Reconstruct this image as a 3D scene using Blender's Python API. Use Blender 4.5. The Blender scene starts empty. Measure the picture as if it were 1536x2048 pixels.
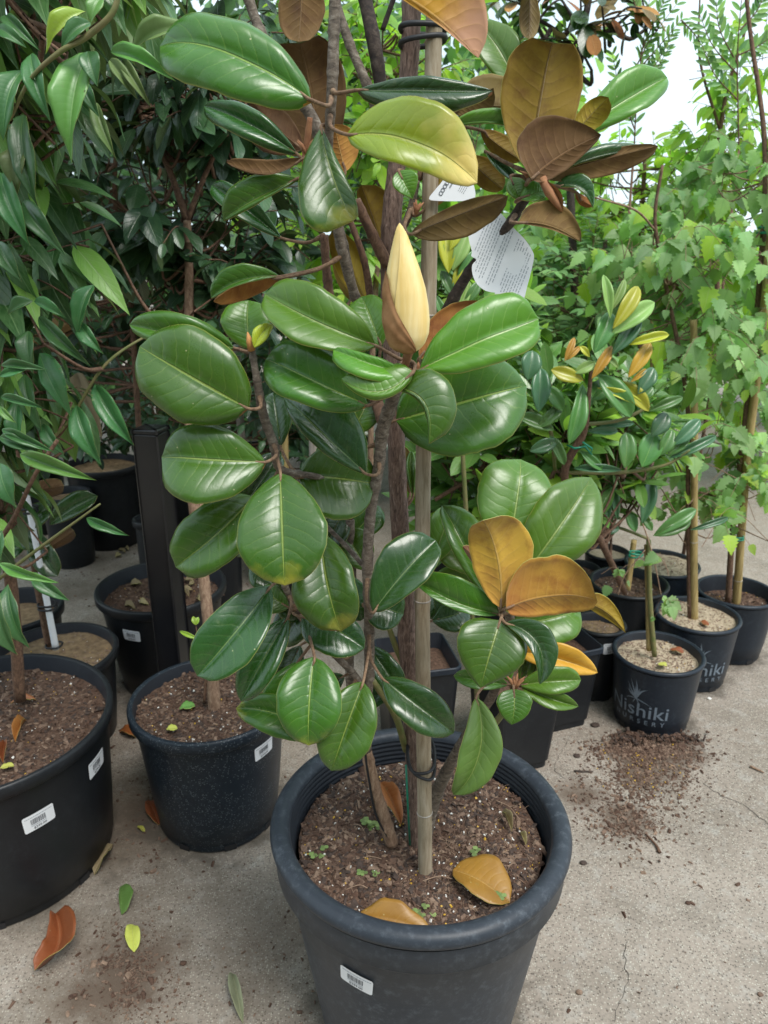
import bpy, math, random
import numpy as np
from mathutils import Vector, Matrix, noise
rnd = random.Random(7)
R = math.radians
SC = bpy.context.scene
COL = SC.collection

# ------------------------------------------------------------------ camera, sky, sun, exposure
CAMH = 1.33
PITCH = 19.5
FPX = 1538.0
cam = bpy.data.cameras.new('camera')
cam.sensor_fit = 'VERTICAL'; cam.sensor_height = 24.0; cam.sensor_width = 18.0
cam.lens = 24.0 * FPX / 2048
cam.clip_start = 0.02; cam.clip_end = 400
cam.dof.use_dof = True; cam.dof.focus_distance = 0.95; cam.dof.aperture_fstop = 7.0
camo = bpy.data.objects.new('camera', cam); COL.objects.link(camo)
camo.location = (0, 0, CAMH); camo.rotation_euler = (R(90 - PITCH), 0, 0)
SC.camera = camo

SUN_EL, SUN_AZ = 60.0, 142.0      # azimuth from +Y towards +X
w = bpy.data.worlds.new('World'); SC.world = w; w.use_nodes = True
wn = w.node_tree.nodes; wl = w.node_tree.links
bg = wn['Background']; sky = wn.new('ShaderNodeTexSky'); sky.sky_type = 'NISHITA'
sky.sun_disc = False; sky.sun_elevation = R(SUN_EL); sky.sun_rotation = R(SUN_AZ)
sky.air_density = 1.0; sky.dust_density = 3.0; sky.altitude = 0
cl = wn.new('ShaderNodeTexNoise'); cl.inputs['Scale'].default_value = 2.2; cl.inputs['Detail'].default_value = 5
tc = wn.new('ShaderNodeTexCoord'); wl.new(tc.outputs['Generated'], cl.inputs['Vector'])
cr = wn.new('ShaderNodeValToRGB'); cr.color_ramp.elements[0].position = 0.3; cr.color_ramp.elements[1].position = 0.62
cr.color_ramp.elements[0].color = (0.72, 0.80, 0.86, 1); cr.color_ramp.elements[1].color = (1, 1, 1, 1)
wl.new(cl.outputs['Fac'], cr.inputs['Fac'])
sc_ = wn.new('ShaderNodeMix'); sc_.data_type = 'RGBA'; sc_.blend_type = 'MULTIPLY'; sc_.inputs['Factor'].default_value = 1
sc_.inputs['B'].default_value = (5.2, 6.05, 6.35, 1)
wl.new(cr.outputs['Color'], sc_.inputs['A'])
mx = wn.new('ShaderNodeMix'); mx.data_type = 'RGBA'; mx.inputs['Factor'].default_value = 0.82
wl.new(sky.outputs[0], mx.inputs['A']); wl.new(sc_.outputs['Result'], mx.inputs['B'])
wl.new(mx.outputs['Result'], bg.inputs['Color']); bg.inputs['Strength'].default_value = 0.12
sun = bpy.data.lights.new('sun', 'SUN'); sun.energy = 1.5; sun.angle = R(26); sun.color = (1, 0.97, 0.92)
suno = bpy.data.objects.new('sun', sun); COL.objects.link(suno)
az, el = R(SUN_AZ), R(SUN_EL)
sd = Vector((math.sin(az) * math.cos(el), math.cos(az) * math.cos(el), math.sin(el)))
suno.rotation_euler = sd.to_track_quat('Z', 'Y').to_euler(); suno.location = (3, 3, 6)
SC.view_settings.view_transform = 'Standard'; SC.view_settings.look = 'None'
SC.view_settings.gamma = 1.0; SC.view_settings.exposure = 1.06
SC.view_settings.use_curve_mapping = False
SC.cycles.max_bounces = 6; SC.cycles.transparent_max_bounces = 4
SC.cycles.sample_clamp_indirect = 6

# ------------------------------------------------------------------ helpers
_a = R(PITCH); CF = Vector((0, math.cos(_a), -math.sin(_a))); CU = Vector((0, math.sin(_a), math.cos(_a))); CR = Vector((1, 0, 0))
CAM = Vector((0, 0, CAMH))
def ray(px, py): return CF + CR * ((px - 768) / FPX) - CU * ((py - 1024) / FPX)
def U(px, py, Y):
    d = ray(px, py); return CAM + d * (Y / d.y)
def G(px, py, z=0.0):
    d = ray(px, py); return CAM + d * ((z - CAMH) / d.z)
def zdepth(p): return (p - CAM).dot(CF)
def proj(p):
    q = p - CAM; d = q.dot(CF)
    return (768 + FPX * q.x / d, 1024 - FPX * q.dot(CU) / d, d)

WM = {}          # known world matrices
def mesh(name, verts, faces, mats, mi=None, uvs=None, smooth=True):
    me = bpy.data.meshes.new(name)
    me.from_pydata([tuple(v) for v in verts], [], faces)
    for m in mats: me.materials.append(m)
    if mi is not None: me.polygons.foreach_set('material_index', mi)
    if smooth: me.polygons.foreach_set('use_smooth', [True] * len(me.polygons))
    if uvs is not None:
        ul = me.uv_layers.new(name='UVMap')
        idx = np.empty(len(me.loops), dtype=np.int32); me.loops.foreach_get('vertex_index', idx)
        ul.data.foreach_set('uv', np.asarray(uvs, dtype=np.float32)[idx].ravel())
    me.update()
    return me
def link(name, data, parent=None, mat=None):
    o = bpy.data.objects.new(name, data); COL.objects.link(o)
    if parent is not None:
        o.parent = parent
        o.matrix_parent_inverse = WM.get(parent.name, Matrix.Identity(4)).inverted()
    if mat is not None:
        o.matrix_basis = mat
        WM[o.name] = mat.copy()
    return o
def obj(name, verts, faces, mats, parent=None, mi=None, uvs=None, smooth=True):
    if not isinstance(mats, (list, tuple)): mats = [mats]
    return link(name, mesh(name, verts, faces, mats, mi, uvs, smooth), parent)
def tag(o, label=None, cat=None, group=None, kind=None):
    if label: o['label'] = label
    if cat: o['category'] = cat
    if group: o['group'] = group
    if kind: o['kind'] = kind
    return o
def thing(name, label, cat, loc, group=None):
    o = bpy.data.objects.new(name, None); COL.objects.link(o); o.empty_display_size = 0.05
    o.location = loc; WM[o.name] = Matrix.Translation(Vector(loc))
    return tag(o, label, cat, group)

class MB:
    """collects geometry for one mesh object"""
    def __init__(s): s.v = []; s.f = []; s.m = []; s.uv = []
    def add(s, v, f, m=0, uv=None):
        b = len(s.v); s.v += [tuple(p) for p in v]; s.f += [tuple(i + b for i in q) for q in f]
        s.m += [m] * len(f); s.uv += (uv if uv is not None else [(0, 0)] * len(v))
    def build(s, name, mats, parent=None, smooth=True):
        return obj(name, s.v, s.f, mats, parent, s.m, s.uv, smooth)

def catmull(pts, n):
    """pts: list of tuples, returns smooth samples (n per span)"""
    P = [np.array(p, float) for p in pts]
    if len(P) == 2: return [tuple(P[0] + (P[1] - P[0]) * i / n) for i in range(n + 1)]
    P = [2 * P[0] - P[1]] + P + [2 * P[-1] - P[-2]]
    out = []
    for i in range(1, len(P) - 2):
        a, b, c, d = P[i - 1:i + 3]
        for k in range(n):
            t = k / n
            out.append(tuple(.5 * (2 * b + (c - a) * t + (2 * a - 5 * b + 4 * c - d) * t * t + (3 * b - 3 * c + d - a) * t ** 3)))
    out.append(tuple(P[-2]))
    return out
def tube(mb, pts, rad, sides=8, m=0, cap=True, uvk=1.0):
    """pts: Vectors, rad: radii"""
    n = len(pts); V = []; UVs = []; F = []
    up = Vector((0, 0, 1)); t0 = (pts[1] - pts[0]).normalized()
    a = t0.cross(up)
    if a.length < 0.1: a = t0.cross(Vector((0, 1, 0)))
    a.normalize(); L = 0
    for i in range(n):
        t = (pts[min(i + 1, n - 1)] - pts[max(i - 1, 0)]).normalized()
        a = (a - t * a.dot(t))
        if a.length < 1e-6: a = t.orthogonal()
        a.normalize(); b = t.cross(a)
        if i: L += (pts[i] - pts[i - 1]).length
        for k in range(sides):
            an = 2 * math.pi * k / sides
            V.append(pts[i] + (a * math.cos(an) + b * math.sin(an)) * rad[i]); UVs.append((k / sides, L * uvk))
    for i in range(n - 1):
        for k in range(sides):
            k2 = (k + 1) % sides
            F.append((i * sides + k, i * sides + k2, (i + 1) * sides + k2, (i + 1) * sides + k))
    if cap:
        F.append(tuple(range(sides - 1, -1, -1))); F.append(tuple((n - 1) * sides + k for k in range(sides)))
    mb.add(V, F, m, UVs)
def lathe(mb, prof, c, seg=64, m=0, wob=0.0, seed=0):
    V = []; F = []; n = len(prof)
    for k in range(seg):
        an = 2 * math.pi * k / seg
        w_ = 1 + wob * math.sin(2 * an + seed) + wob * .5 * math.sin(3 * an + seed * 2)
        for (r, z) in prof: V.append((c[0] + r * w_ * math.sin(an), c[1] - r * w_ * math.cos(an), c[2] + z))
    for k in range(seg):
        k2 = (k + 1) % seg
        for i in range(n - 1): F.append((k * n + i, k2 * n + i, k2 * n + i + 1, k * n + i + 1))
    mb.add(V, F, m)

# ------------------------------------------------------------------ materials
def newmat(name):
    m = bpy.data.materials.new(name); m.use_nodes = True
    return m, m.node_tree.nodes, m.node_tree.links, m.node_tree.nodes['Principled BSDF']
def nd(ns, t, **kw):
    n = ns.new('ShaderNode' + t)
    for k, v in kw.items():
        if k.startswith('i_'): n.inputs[k[2:].replace('_', ' ')].default_value = v
        else: setattr(n, k, v)
    return n
def mathn(ns, ls, op, a, b=None, c=None, clamp=False):
    n = ns.new('ShaderNodeMath'); n.operation = op; n.use_clamp = clamp
    for i, x in enumerate((a, b, c)):
        if x is None: continue
        if isinstance(x, (int, float)): n.inputs[i].default_value = x
        else: ls.new(x, n.inputs[i])
    return n.outputs[0]
def mixc(ns, ls, f, a, b, bt='MIX'):
    n = ns.new('ShaderNodeMix'); n.data_type = 'RGBA'; n.blend_type = bt
    for s, x in (('Factor', f), ('A', a), ('B', b)):
        if isinstance(x, (int, float)): n.inputs[s].default_value = x
        elif isinstance(x, tuple): n.inputs[s].default_value = (*x[:3], 1)
        else: ls.new(x, n.inputs[s])
    return n.outputs['Result']
def ramp(ns, ls, fac, stops):
    n = ns.new('ShaderNodeValToRGB'); e = n.color_ramp.elements
    while len(e) < len(stops): e.new(0.5)
    for i, (p, c) in enumerate(stops):
        e[i].position = p; e[i].color = (*c, 1) if len(c) == 3 else c
    ls.new(fac, n.inputs['Fac']); return n.outputs['Color']
def bump(ns, ls, h, strength, dist, to):
    b = ns.new('ShaderNodeBump'); b.inputs['Strength'].default_value = strength; b.inputs['Distance'].default_value = dist
    ls.new(h, b.inputs['Height']); ls.new(b.outputs[0], to); return b

def leaf_mat(name, base, dark, vein, rough=0.3, nv=9, vk=1.7, under=False, edge=(0.35, 0.36, 0.08), tipc=None, spots=0.0, coat=0.25, basec=None, bk=.75):
    """magnolia leaf side: UV u = along, v = across (0..1, midrib at .5)"""
    m, ns, ls, bs = newmat(name)
    uv = nd(ns, 'UVMap'); sp = nd(ns, 'SeparateXYZ'); ls.new(uv.outputs[0], sp.inputs[0])
    u, v = sp.outputs[0], sp.outputs[1]
    s = mathn(ns, ls, 'ABSOLUTE', mathn(ns, ls, 'MULTIPLY_ADD', v, 2.0, -1.0))
    oi = nd(ns, 'ObjectInfo')
    tcn = nd(ns, 'TexCoord')
    nz = nd(ns, 'TexNoise', i_Scale=22.0, i_Detail=4.0); ls.new(tcn.outputs['Object'], nz.inputs['Vector'])
    n2 = nd(ns, 'TexNoise', i_Scale=160.0, i_Detail=3.0); ls.new(tcn.outputs['Object'], n2.inputs['Vector'])
    # lateral veins
    ph = mathn(ns, ls, 'MULTIPLY_ADD', u, float(nv), 0.0)
    ph = mathn(ns, ls, 'SUBTRACT', ph, mathn(ns, ls, 'MULTIPLY', mathn(ns, ls, 'POWER', s, 1.25), vk))
    ph = mathn(ns, ls, 'ADD', ph, mathn(ns, ls, 'MULTIPLY', nz.outputs[0], 1.3))
    side = mathn(ns, ls, 'GREATER_THAN', v, 0.5)
    ph = mathn(ns, ls, 'ADD', ph, mathn(ns, ls, 'MULTIPLY', side, 0.45))
    fr = mathn(ns, ls, 'FRACT', ph)
    tri = mathn(ns, ls, 'ABSOLUTE', mathn(ns, ls, 'MULTIPLY_ADD', fr, 2.0, -1.0))       # 1 at the vein
    line = mathn(ns, ls, 'SMOOTH_MIN', mathn(ns, ls, 'MULTIPLY', mathn(ns, ls, 'SUBTRACT', tri, 0.90), 10.0, clamp=True), 1.0, 0.1)
    fade = mathn(ns, ls, 'SUBTRACT', 1.0, mathn(ns, ls, 'POWER', s, 2.0), clamp=True)
    line = mathn(ns, ls, 'MULTIPLY', line, fade)
    midw = mathn(ns, ls, 'MULTIPLY_ADD', u, -0.035, 0.055)
    mid = mathn(ns, ls, 'SUBTRACT', 1.0, mathn(ns, ls, 'DIVIDE', s, midw), clamp=True)
    mid = mathn(ns, ls, 'MULTIPLY', mid, 1.6, clamp=True)
    col = mixc(ns, ls, mathn(ns, ls, 'MULTIPLY', nz.outputs[0], 1.0, clamp=True), dark, base)
    if under:
        n5 = nd(ns, 'TexNoise', i_Scale=34.0, i_Detail=6.0, i_Roughness=.7); ls.new(tcn.outputs['Object'], n5.inputs['Vector'])
        col = mixc(ns, ls, mathn(ns, ls, 'MULTIPLY', mathn(ns, ls, 'SUBTRACT', n5.outputs[0], .46, clamp=True), 3.2, clamp=True), col, tuple(x * y for x, y in zip(dark, (.62, .42, .5))))
    else:
        n5 = nd(ns, 'TexNoise', i_Scale=60.0, i_Detail=5.0, i_Roughness=.75); ls.new(tcn.outputs['Object'], n5.inputs['Vector'])
        dustf = mathn(ns, ls, 'MULTIPLY', mathn(ns, ls, 'SUBTRACT', n5.outputs[0], .60, clamp=True), 2.6, clamp=True)
        col = mixc(ns, ls, dustf, col, (0.16, 0.19, 0.08))
    if basec is not None:
        col = mixc(ns, ls, mathn(ns, ls, 'MULTIPLY', mathn(ns, ls, 'SUBTRACT', 0.5, u, clamp=True), 1.2, clamp=True), col, basec)
    if tipc is not None:
        tf = mathn(ns, ls, 'ADD', u, mathn(ns, ls, 'MULTIPLY', mathn(ns, ls, 'SUBTRACT', nz.outputs[0], 0.5), 0.7))
        tf = mathn(ns, ls, 'MULTIPLY', mathn(ns, ls, 'SUBTRACT', tf, tipc[1]), tipc[2], clamp=True)
        col = mixc(ns, ls, tf, col, tipc[0])
    col = mixc(ns, ls, mathn(ns, ls, 'MULTIPLY', line, 0.20 if not under else 0.34), col, vein)
    col = mixc(ns, ls, mathn(ns, ls, 'MULTIPLY', mid, 0.6), col, vein)
    ef = mathn(ns, ls, 'MULTIPLY', mathn(ns, ls, 'SUBTRACT', s, 0.972), 30.0, clamp=True)
    col = mixc(ns, ls, mathn(ns, ls, 'MULTIPLY', ef, 0.6), col, edge)
    if spots > 0:
        vo = nd(ns, 'TexVoronoi', i_Scale=150.0); ls.new(tcn.outputs['Object'], vo.inputs['Vector'])
        sf = mathn(ns, ls, 'LESS_THAN', vo.outputs['Distance'], 0.13)
        sel = mathn(ns, ls, 'GREATER_THAN', nd(ns, 'SeparateColor').outputs[0], 2) if False else None
        sc = nd(ns, 'SeparateColor'); ls.new(vo.outputs['Color'], sc.inputs[0])
        pick = mathn(ns, ls, 'GREATER_THAN', sc.outputs[0], 1.0 - spots)
        col = mixc(ns, ls, mathn(ns, ls, 'MULTIPLY', mathn(ns, ls, 'MULTIPLY', sf, pick), .7), col, (0.42, 0.40, 0.22) if not under else (0.08, 0.03, 0.015))
    hs = nd(ns, 'HueSaturation'); ls.new(col, hs.inputs['Color'])
    ls.new(mathn(ns, ls, 'MULTIPLY_ADD', oi.outputs['Random'], 0.025, 0.487), hs.inputs['Hue'])
    ls.new(mathn(ns, ls, 'MULTIPLY_ADD', oi.outputs['Random'], 0.5, 0.75), hs.inputs['Value'])
    ls.new(hs.outputs[0], bs.inputs['Base Color'])
    ls.new(mathn(ns, ls, 'MULTIPLY_ADD', n5.outputs[0], 0.40, rough - .17), bs.inputs['Roughness'])
    if not under:
        bs.inputs['Coat Weight'].default_value = coat; bs.inputs['Coat Roughness'].default_value = 0.22
        bs.inputs['Specular IOR Level'].default_value = 0.42
    else:
        bs.inputs['Sheen Weight'].default_value = 0.25; bs.inputs['Specular IOR Level'].default_value = 0.25
    # relief: quilted between veins, midrib groove, fine grain
    q = mathn(ns, ls, 'MULTIPLY', mathn(ns, ls, 'POWER', tri, 3.0), mathn(ns, ls, 'MULTIPLY', fade, -0.42 if not under else 0.5))
    h = mathn(ns, ls, 'ADD', q, mathn(ns, ls, 'MULTIPLY', mid, -1.4 if not under else 2.0))
    h = mathn(ns, ls, 'ADD', h, mathn(ns, ls, 'MULTIPLY', n2.outputs[0], 0.28))
    bump(ns, ls, h, bk, 0.0011, bs.inputs['Normal'])
    return m

def bgleaf_mat(name, c1, c2, under, vein, rough=0.35, trans=0.3, coat=0.0):
    m, ns, ls, bs = newmat(name)
    oi = nd(ns, 'ObjectInfo'); ge = nd(ns, 'NewGeometry')
    r = mathn(ns, ls, 'FRACT', mathn(ns, ls, 'ADD', oi.outputs['Random'], ge.outputs['Random Per Island']))
    uv = nd(ns, 'UVMap'); sp = nd(ns, 'SeparateXYZ'); ls.new(uv.outputs[0], sp.inputs[0])
    s = mathn(ns, ls, 'ABSOLUTE', mathn(ns, ls, 'MULTIPLY_ADD', sp.outputs[1], 2.0, -1.0))
    mid = mathn(ns, ls, 'SUBTRACT', 1.0, mathn(ns, ls, 'DIVIDE', s, 0.09), clamp=True)
    nz = nd(ns, 'TexNoise', i_Scale=6.0, i_Detail=3.0); ls.new(uv.outputs[0], nz.inputs['Vector'])
    ph = mathn(ns, ls, 'SUBTRACT', mathn(ns, ls, 'MULTIPLY', sp.outputs[0], 9.0), mathn(ns, ls, 'MULTIPLY', s, 2.0))
    tri = mathn(ns, ls, 'ABSOLUTE', mathn(ns, ls, 'MULTIPLY_ADD', mathn(ns, ls, 'FRACT', ph), 2.0, -1.0))
    line = mathn(ns, ls, 'MULTIPLY', mathn(ns, ls, 'SUBTRACT', tri, 0.8), 4.0, clamp=True)
    col = mixc(ns, ls, r, c1, c2)
    col = mixc(ns, ls, mathn(ns, ls, 'MULTIPLY', mathn(ns, ls, 'SUBTRACT', nz.outputs[0], .35, clamp=True), .9), col, vein)
    col = mixc(ns, ls, mathn(ns, ls, 'MULTIPLY', line, .12), col, vein)
    col = mixc(ns, ls, mathn(ns, ls, 'MULTIPLY', mid, .7), col, vein)
    col = mixc(ns, ls, mathn(ns, ls, 'MULTIPLY', ge.outputs['Backfacing'], .8), col, under)
    vv_ = mathn(ns, ls, 'MULTIPLY_ADD', mathn(ns, ls, 'FRACT', mathn(ns, ls, 'MULTIPLY', r, 7.31)), .75, .62)
    hs = nd(ns, 'HueSaturation'); ls.new(col, hs.inputs['Color']); ls.new(vv_, hs.inputs['Value']); col = hs.outputs[0]
    ls.new(col, bs.inputs['Base Color']); bs.inputs['Roughness'].default_value = rough
    bs.inputs['Coat Weight'].default_value = coat; bs.inputs['Coat Roughness'].default_value = 0.2
    bump(ns, ls, mathn(ns, ls, 'SUBTRACT', mathn(ns, ls, 'MULTIPLY', mid, -1.5), mathn(ns, ls, 'MULTIPLY', line, .8)), 0.5, 0.001, bs.inputs['Normal'])
    tr = nd(ns, 'BsdfTranslucent'); ls.new(mixc(ns, ls, 1.0, col, (1.5, 1.7, .6), 'MULTIPLY'), tr.inputs[0])
    ms = nd(ns, 'MixShader'); ms.inputs[0].default_value = trans
    ls.new(bs.outputs[0], ms.inputs[1]); ls.new(tr.outputs[0], ms.inputs[2])
    ls.new(ms.outputs[0], ns['Material Output'].inputs['Surface'])
    return m

def simple(name, c, rough=0.6, c2=None, scale=40, bstr=0.3, bdist=0.001, detail=5, spec=0.5, contrast=(0.35, 0.65), stretch=None):
    m, ns, ls, bs = newmat(name)
    tcn = nd(ns, 'TexCoord'); mp = nd(ns, 'Mapping')
    ls.new(tcn.outputs['Object'], mp.inputs['Vector'])
    if stretch: mp.inputs['Scale'].default_value = stretch
    nz = nd(ns, 'TexNoise', i_Scale=float(scale), i_Detail=float(detail), i_Roughness=0.6); ls.new(mp.outputs[0], nz.inputs['Vector'])
    col = ramp(ns, ls, nz.outputs[0], [(contrast[0], c), (contrast[1], c2 or c)])
    ls.new(col, bs.inputs['Base Color']); bs.inputs['Roughness'].default_value = rough
    bs.inputs['Specular IOR Level'].default_value = spec
    bump(ns, ls, nz.outputs[0], bstr, bdist, bs.inputs['Normal'])
    return m

def concrete_mat():
    m, ns, ls, bs = newmat('weathered_concrete')
    tcn = nd(ns, 'TexCoord'); V = tcn.outputs['Object']
    def N(scale, det=5.0, rough=.6):
        n = nd(ns, 'TexNoise', i_Scale=scale, i_Detail=det, i_Roughness=rough); ls.new(V, n.inputs['Vector']); return n.outputs[0]
    big = N(0.9); med = N(5.0, 6.0); fine = N(140.0, 4.0, .7); mid2 = N(26.0, 6.0, .7)
    col = ramp(ns, ls, big, [(0.3, (0.235, 0.192, 0.153)), (0.55, (0.345, 0.292, 0.243)), (0.75, (0.41, 0.362, 0.31))])
    col = mixc(ns, ls, mathn(ns, ls, 'MULTIPLY', mathn(ns, ls, 'SUBTRACT', med, .45, clamp=True), 2.4, clamp=True), col, (0.15, 0.125, 0.095))
    col = mixc(ns, ls, mathn(ns, ls, 'MULTIPLY', mathn(ns, ls, 'SUBTRACT', mid2, .52, clamp=True), 3.5, clamp=True), col, (0.42, 0.40, 0.36))
    col = mixc(ns, ls, mathn(ns, ls, 'MULTIPLY', mathn(ns, ls, 'SUBTRACT', fine, .5, clamp=True), 4.0, clamp=True), col, (0.13, 0.115, 0.095))
    vo = nd(ns, 'TexVoronoi', i_Scale=230.0); ls.new(V, vo.inputs['Vector'])
    sc = nd(ns, 'SeparateColor'); ls.new(vo.outputs['Color'], sc.inputs[0])
    spk = mathn(ns, ls, 'MULTIPLY', mathn(ns, ls, 'LESS_THAN', vo.outputs['Distance'], .36), mathn(ns, ls, 'GREATER_THAN', sc.outputs[0], .62))
    col = mixc(ns, ls, mathn(ns, ls, 'MULTIPLY', spk, .75), col, (0.52, 0.48, 0.40))
    dk = mathn(ns, ls, 'MULTIPLY', mathn(ns, ls, 'LESS_THAN', vo.outputs['Distance'], .42), mathn(ns, ls, 'LESS_THAN', sc.outputs[0], .22))
    col = mixc(ns, ls, mathn(ns, ls, 'MULTIPLY', dk, .75), col, (0.085, 0.07, 0.055))
    # soil stains; their build-up to the left also paints in the shade there
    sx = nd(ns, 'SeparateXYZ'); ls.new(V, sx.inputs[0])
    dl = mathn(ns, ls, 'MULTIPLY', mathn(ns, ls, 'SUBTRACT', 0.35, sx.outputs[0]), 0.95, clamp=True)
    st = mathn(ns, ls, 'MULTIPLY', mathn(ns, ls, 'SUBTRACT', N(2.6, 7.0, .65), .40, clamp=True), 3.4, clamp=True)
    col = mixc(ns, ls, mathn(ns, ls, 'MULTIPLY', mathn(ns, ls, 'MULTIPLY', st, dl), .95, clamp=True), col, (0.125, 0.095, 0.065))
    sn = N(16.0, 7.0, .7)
    def tint_spot(px, py, rad, strength, c, soft=.5):
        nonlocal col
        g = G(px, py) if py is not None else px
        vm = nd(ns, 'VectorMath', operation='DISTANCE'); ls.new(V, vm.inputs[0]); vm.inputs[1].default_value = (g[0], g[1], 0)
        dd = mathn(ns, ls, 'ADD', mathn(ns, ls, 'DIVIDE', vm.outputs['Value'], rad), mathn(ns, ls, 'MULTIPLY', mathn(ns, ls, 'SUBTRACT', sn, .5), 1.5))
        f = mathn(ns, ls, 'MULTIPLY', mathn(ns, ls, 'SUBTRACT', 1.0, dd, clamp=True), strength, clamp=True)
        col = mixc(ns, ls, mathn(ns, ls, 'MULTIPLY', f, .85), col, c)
    for px, py, rad, st_ in ((1290, 1498, .13, 2.4), (1345, 1495, .11, 2.2), (1250, 1640, .08, 1.6), (1290, 1545, .11, 1.5), (262, 1945, .13, 1.7), (200, 1985, .10, 1.3), (560, 1850, .20, .8), (300, 1620, .20, 1.2), (1165, 1590, .09, 1.2)):
        tint_spot(px, py, rad, st_, (.105, .072, .05))  # brown soil stains around the spilt mix
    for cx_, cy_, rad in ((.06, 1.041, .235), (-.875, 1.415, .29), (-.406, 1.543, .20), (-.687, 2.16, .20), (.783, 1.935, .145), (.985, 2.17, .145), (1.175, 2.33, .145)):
        tint_spot((cx_, cy_), None, rad, 3.0, (.095, .078, .060))  # darker round spot centred under each pot base
    ls.new(col, bs.inputs['Base Color']); bs.inputs['Roughness'].default_value = 0.88
    h = mathn(ns, ls, 'ADD', mathn(ns, ls, 'MULTIPLY', fine, 1.0), mathn(ns, ls, 'MULTIPLY', mid2, 2.0))
    h = mathn(ns, ls, 'ADD', h, mathn(ns, ls, 'MULTIPLY', spk, .5))
    bump(ns, ls, h, 0.7, 0.0022, bs.inputs['Normal'])
    return m

def plastic_mat(name, c, c2, rough=0.42, dust=(0.16, 0.18, 0.20), damount=.4, scratches=True, droplets=False):
    m, ns, ls, bs = newmat(name)
    tcn = nd(ns, 'TexCoord'); V = tcn.outputs['Object']
    n1 = nd(ns, 'TexNoise', i_Scale=9.0, i_Detail=8.0, i_Roughness=.65); ls.new(V, n1.inputs['Vector'])
    n2 = nd(ns, 'TexNoise', i_Scale=70.0, i_Detail=6.0, i_Roughness=.75); ls.new(V, n2.inputs['Vector'])
    mp = nd(ns, 'Mapping'); mp.inputs['Scale'].default_value = (60, 60, 3.0); mp.inputs['Rotation'].default_value = (.5, .3, 0); ls.new(V, mp.inputs[0])
    n3 = nd(ns, 'TexNoise', i_Scale=3.0, i_Detail=6.0, i_Roughness=.8); ls.new(mp.outputs[0], n3.inputs['Vector'])
    col = mixc(ns, ls, n1.outputs[0], c, c2)
    d = mathn(ns, ls, 'MULTIPLY', mathn(ns, ls, 'SUBTRACT', n2.outputs[0], .5, clamp=True), 4.0, clamp=True)
    d = mathn(ns, ls, 'MULTIPLY', d, mathn(ns, ls, 'MULTIPLY', mathn(ns, ls, 'SUBTRACT', n1.outputs[0], .32, clamp=True), 2.5, clamp=True))
    col = mixc(ns, ls, mathn(ns, ls, 'MULTIPLY', d, damount), col, dust)
    s = mathn(ns, ls, 'MULTIPLY', mathn(ns, ls, 'SUBTRACT', n3.outputs[0], .6, clamp=True), 4.0, clamp=True)
    col = mixc(ns, ls, mathn(ns, ls, 'MULTIPLY', s, damount * .5), col, dust)
    h = n2.outputs[0]
    if droplets:
        vo = nd(ns, 'TexVoronoi', i_Scale=260.0); ls.new(V, vo.inputs['Vector'])
        sc = nd(ns, 'SeparateColor'); ls.new(vo.outputs['Color'], sc.inputs[0])
        dp = mathn(ns, ls, 'MULTIPLY', mathn(ns, ls, 'LESS_THAN', vo.outputs['Distance'], .3), mathn(ns, ls, 'GREATER_THAN', sc.outputs[1], .55))
        dp = mathn(ns, ls, 'MULTIPLY', dp, mathn(ns, ls, 'GREATER_THAN', n1.outputs[0], .42))
        col = mixc(ns, ls, mathn(ns, ls, 'MULTIPLY', dp, .5), col, (0.22, 0.25, 0.27))
        h = mathn(ns, ls, 'ADD', h, dp)
    bs.inputs['Specular IOR Level'].default_value = .3
    ls.new(col, bs.inputs['Base Color'])
    ls.new(mathn(ns, ls, 'MULTIPLY_ADD', n1.outputs[0], .25, rough - .1), bs.inputs['Roughness'])
    bump(ns, ls, h, 0.35, 0.0006, bs.inputs['Normal'])
    return m

def bark_mat(name, c1, c2, c3, scale=(90, 90, 14), bd=.0016):
    m, ns, ls, bs = newmat(name)
    tcn = nd(ns, 'TexCoord'); mp = nd(ns, 'Mapping'); mp.inputs['Scale'].default_value = scale; ls.new(tcn.outputs['Object'], mp.inputs[0])
    n1 = nd(ns, 'TexNoise', i_Scale=2.6, i_Detail=7.0, i_Roughness=.7, i_Distortion=.6); ls.new(mp.outputs[0], n1.inputs['Vector'])
    n2 = nd(ns, 'TexNoise', i_Scale=14.0, i_Detail=3.0); ls.new(tcn.outputs['Object'], n2.inputs['Vector'])
    col = ramp(ns, ls, n1.outputs[0], [(.35, c1), (.52, c2), (.68, c3)])
    col = mixc(ns, ls, mathn(ns, ls, 'MULTIPLY', mathn(ns, ls, 'SUBTRACT', n2.outputs[0], .5, clamp=True), 1.6, clamp=True), col, tuple(x * .55 for x in c2))
    ls.new(col, bs.inputs['Base Color']); bs.inputs['Roughness'].default_value = .85
    bump(ns, ls, n1.outputs[0], .9, bd, bs.inputs['Normal'])
    return m

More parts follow.
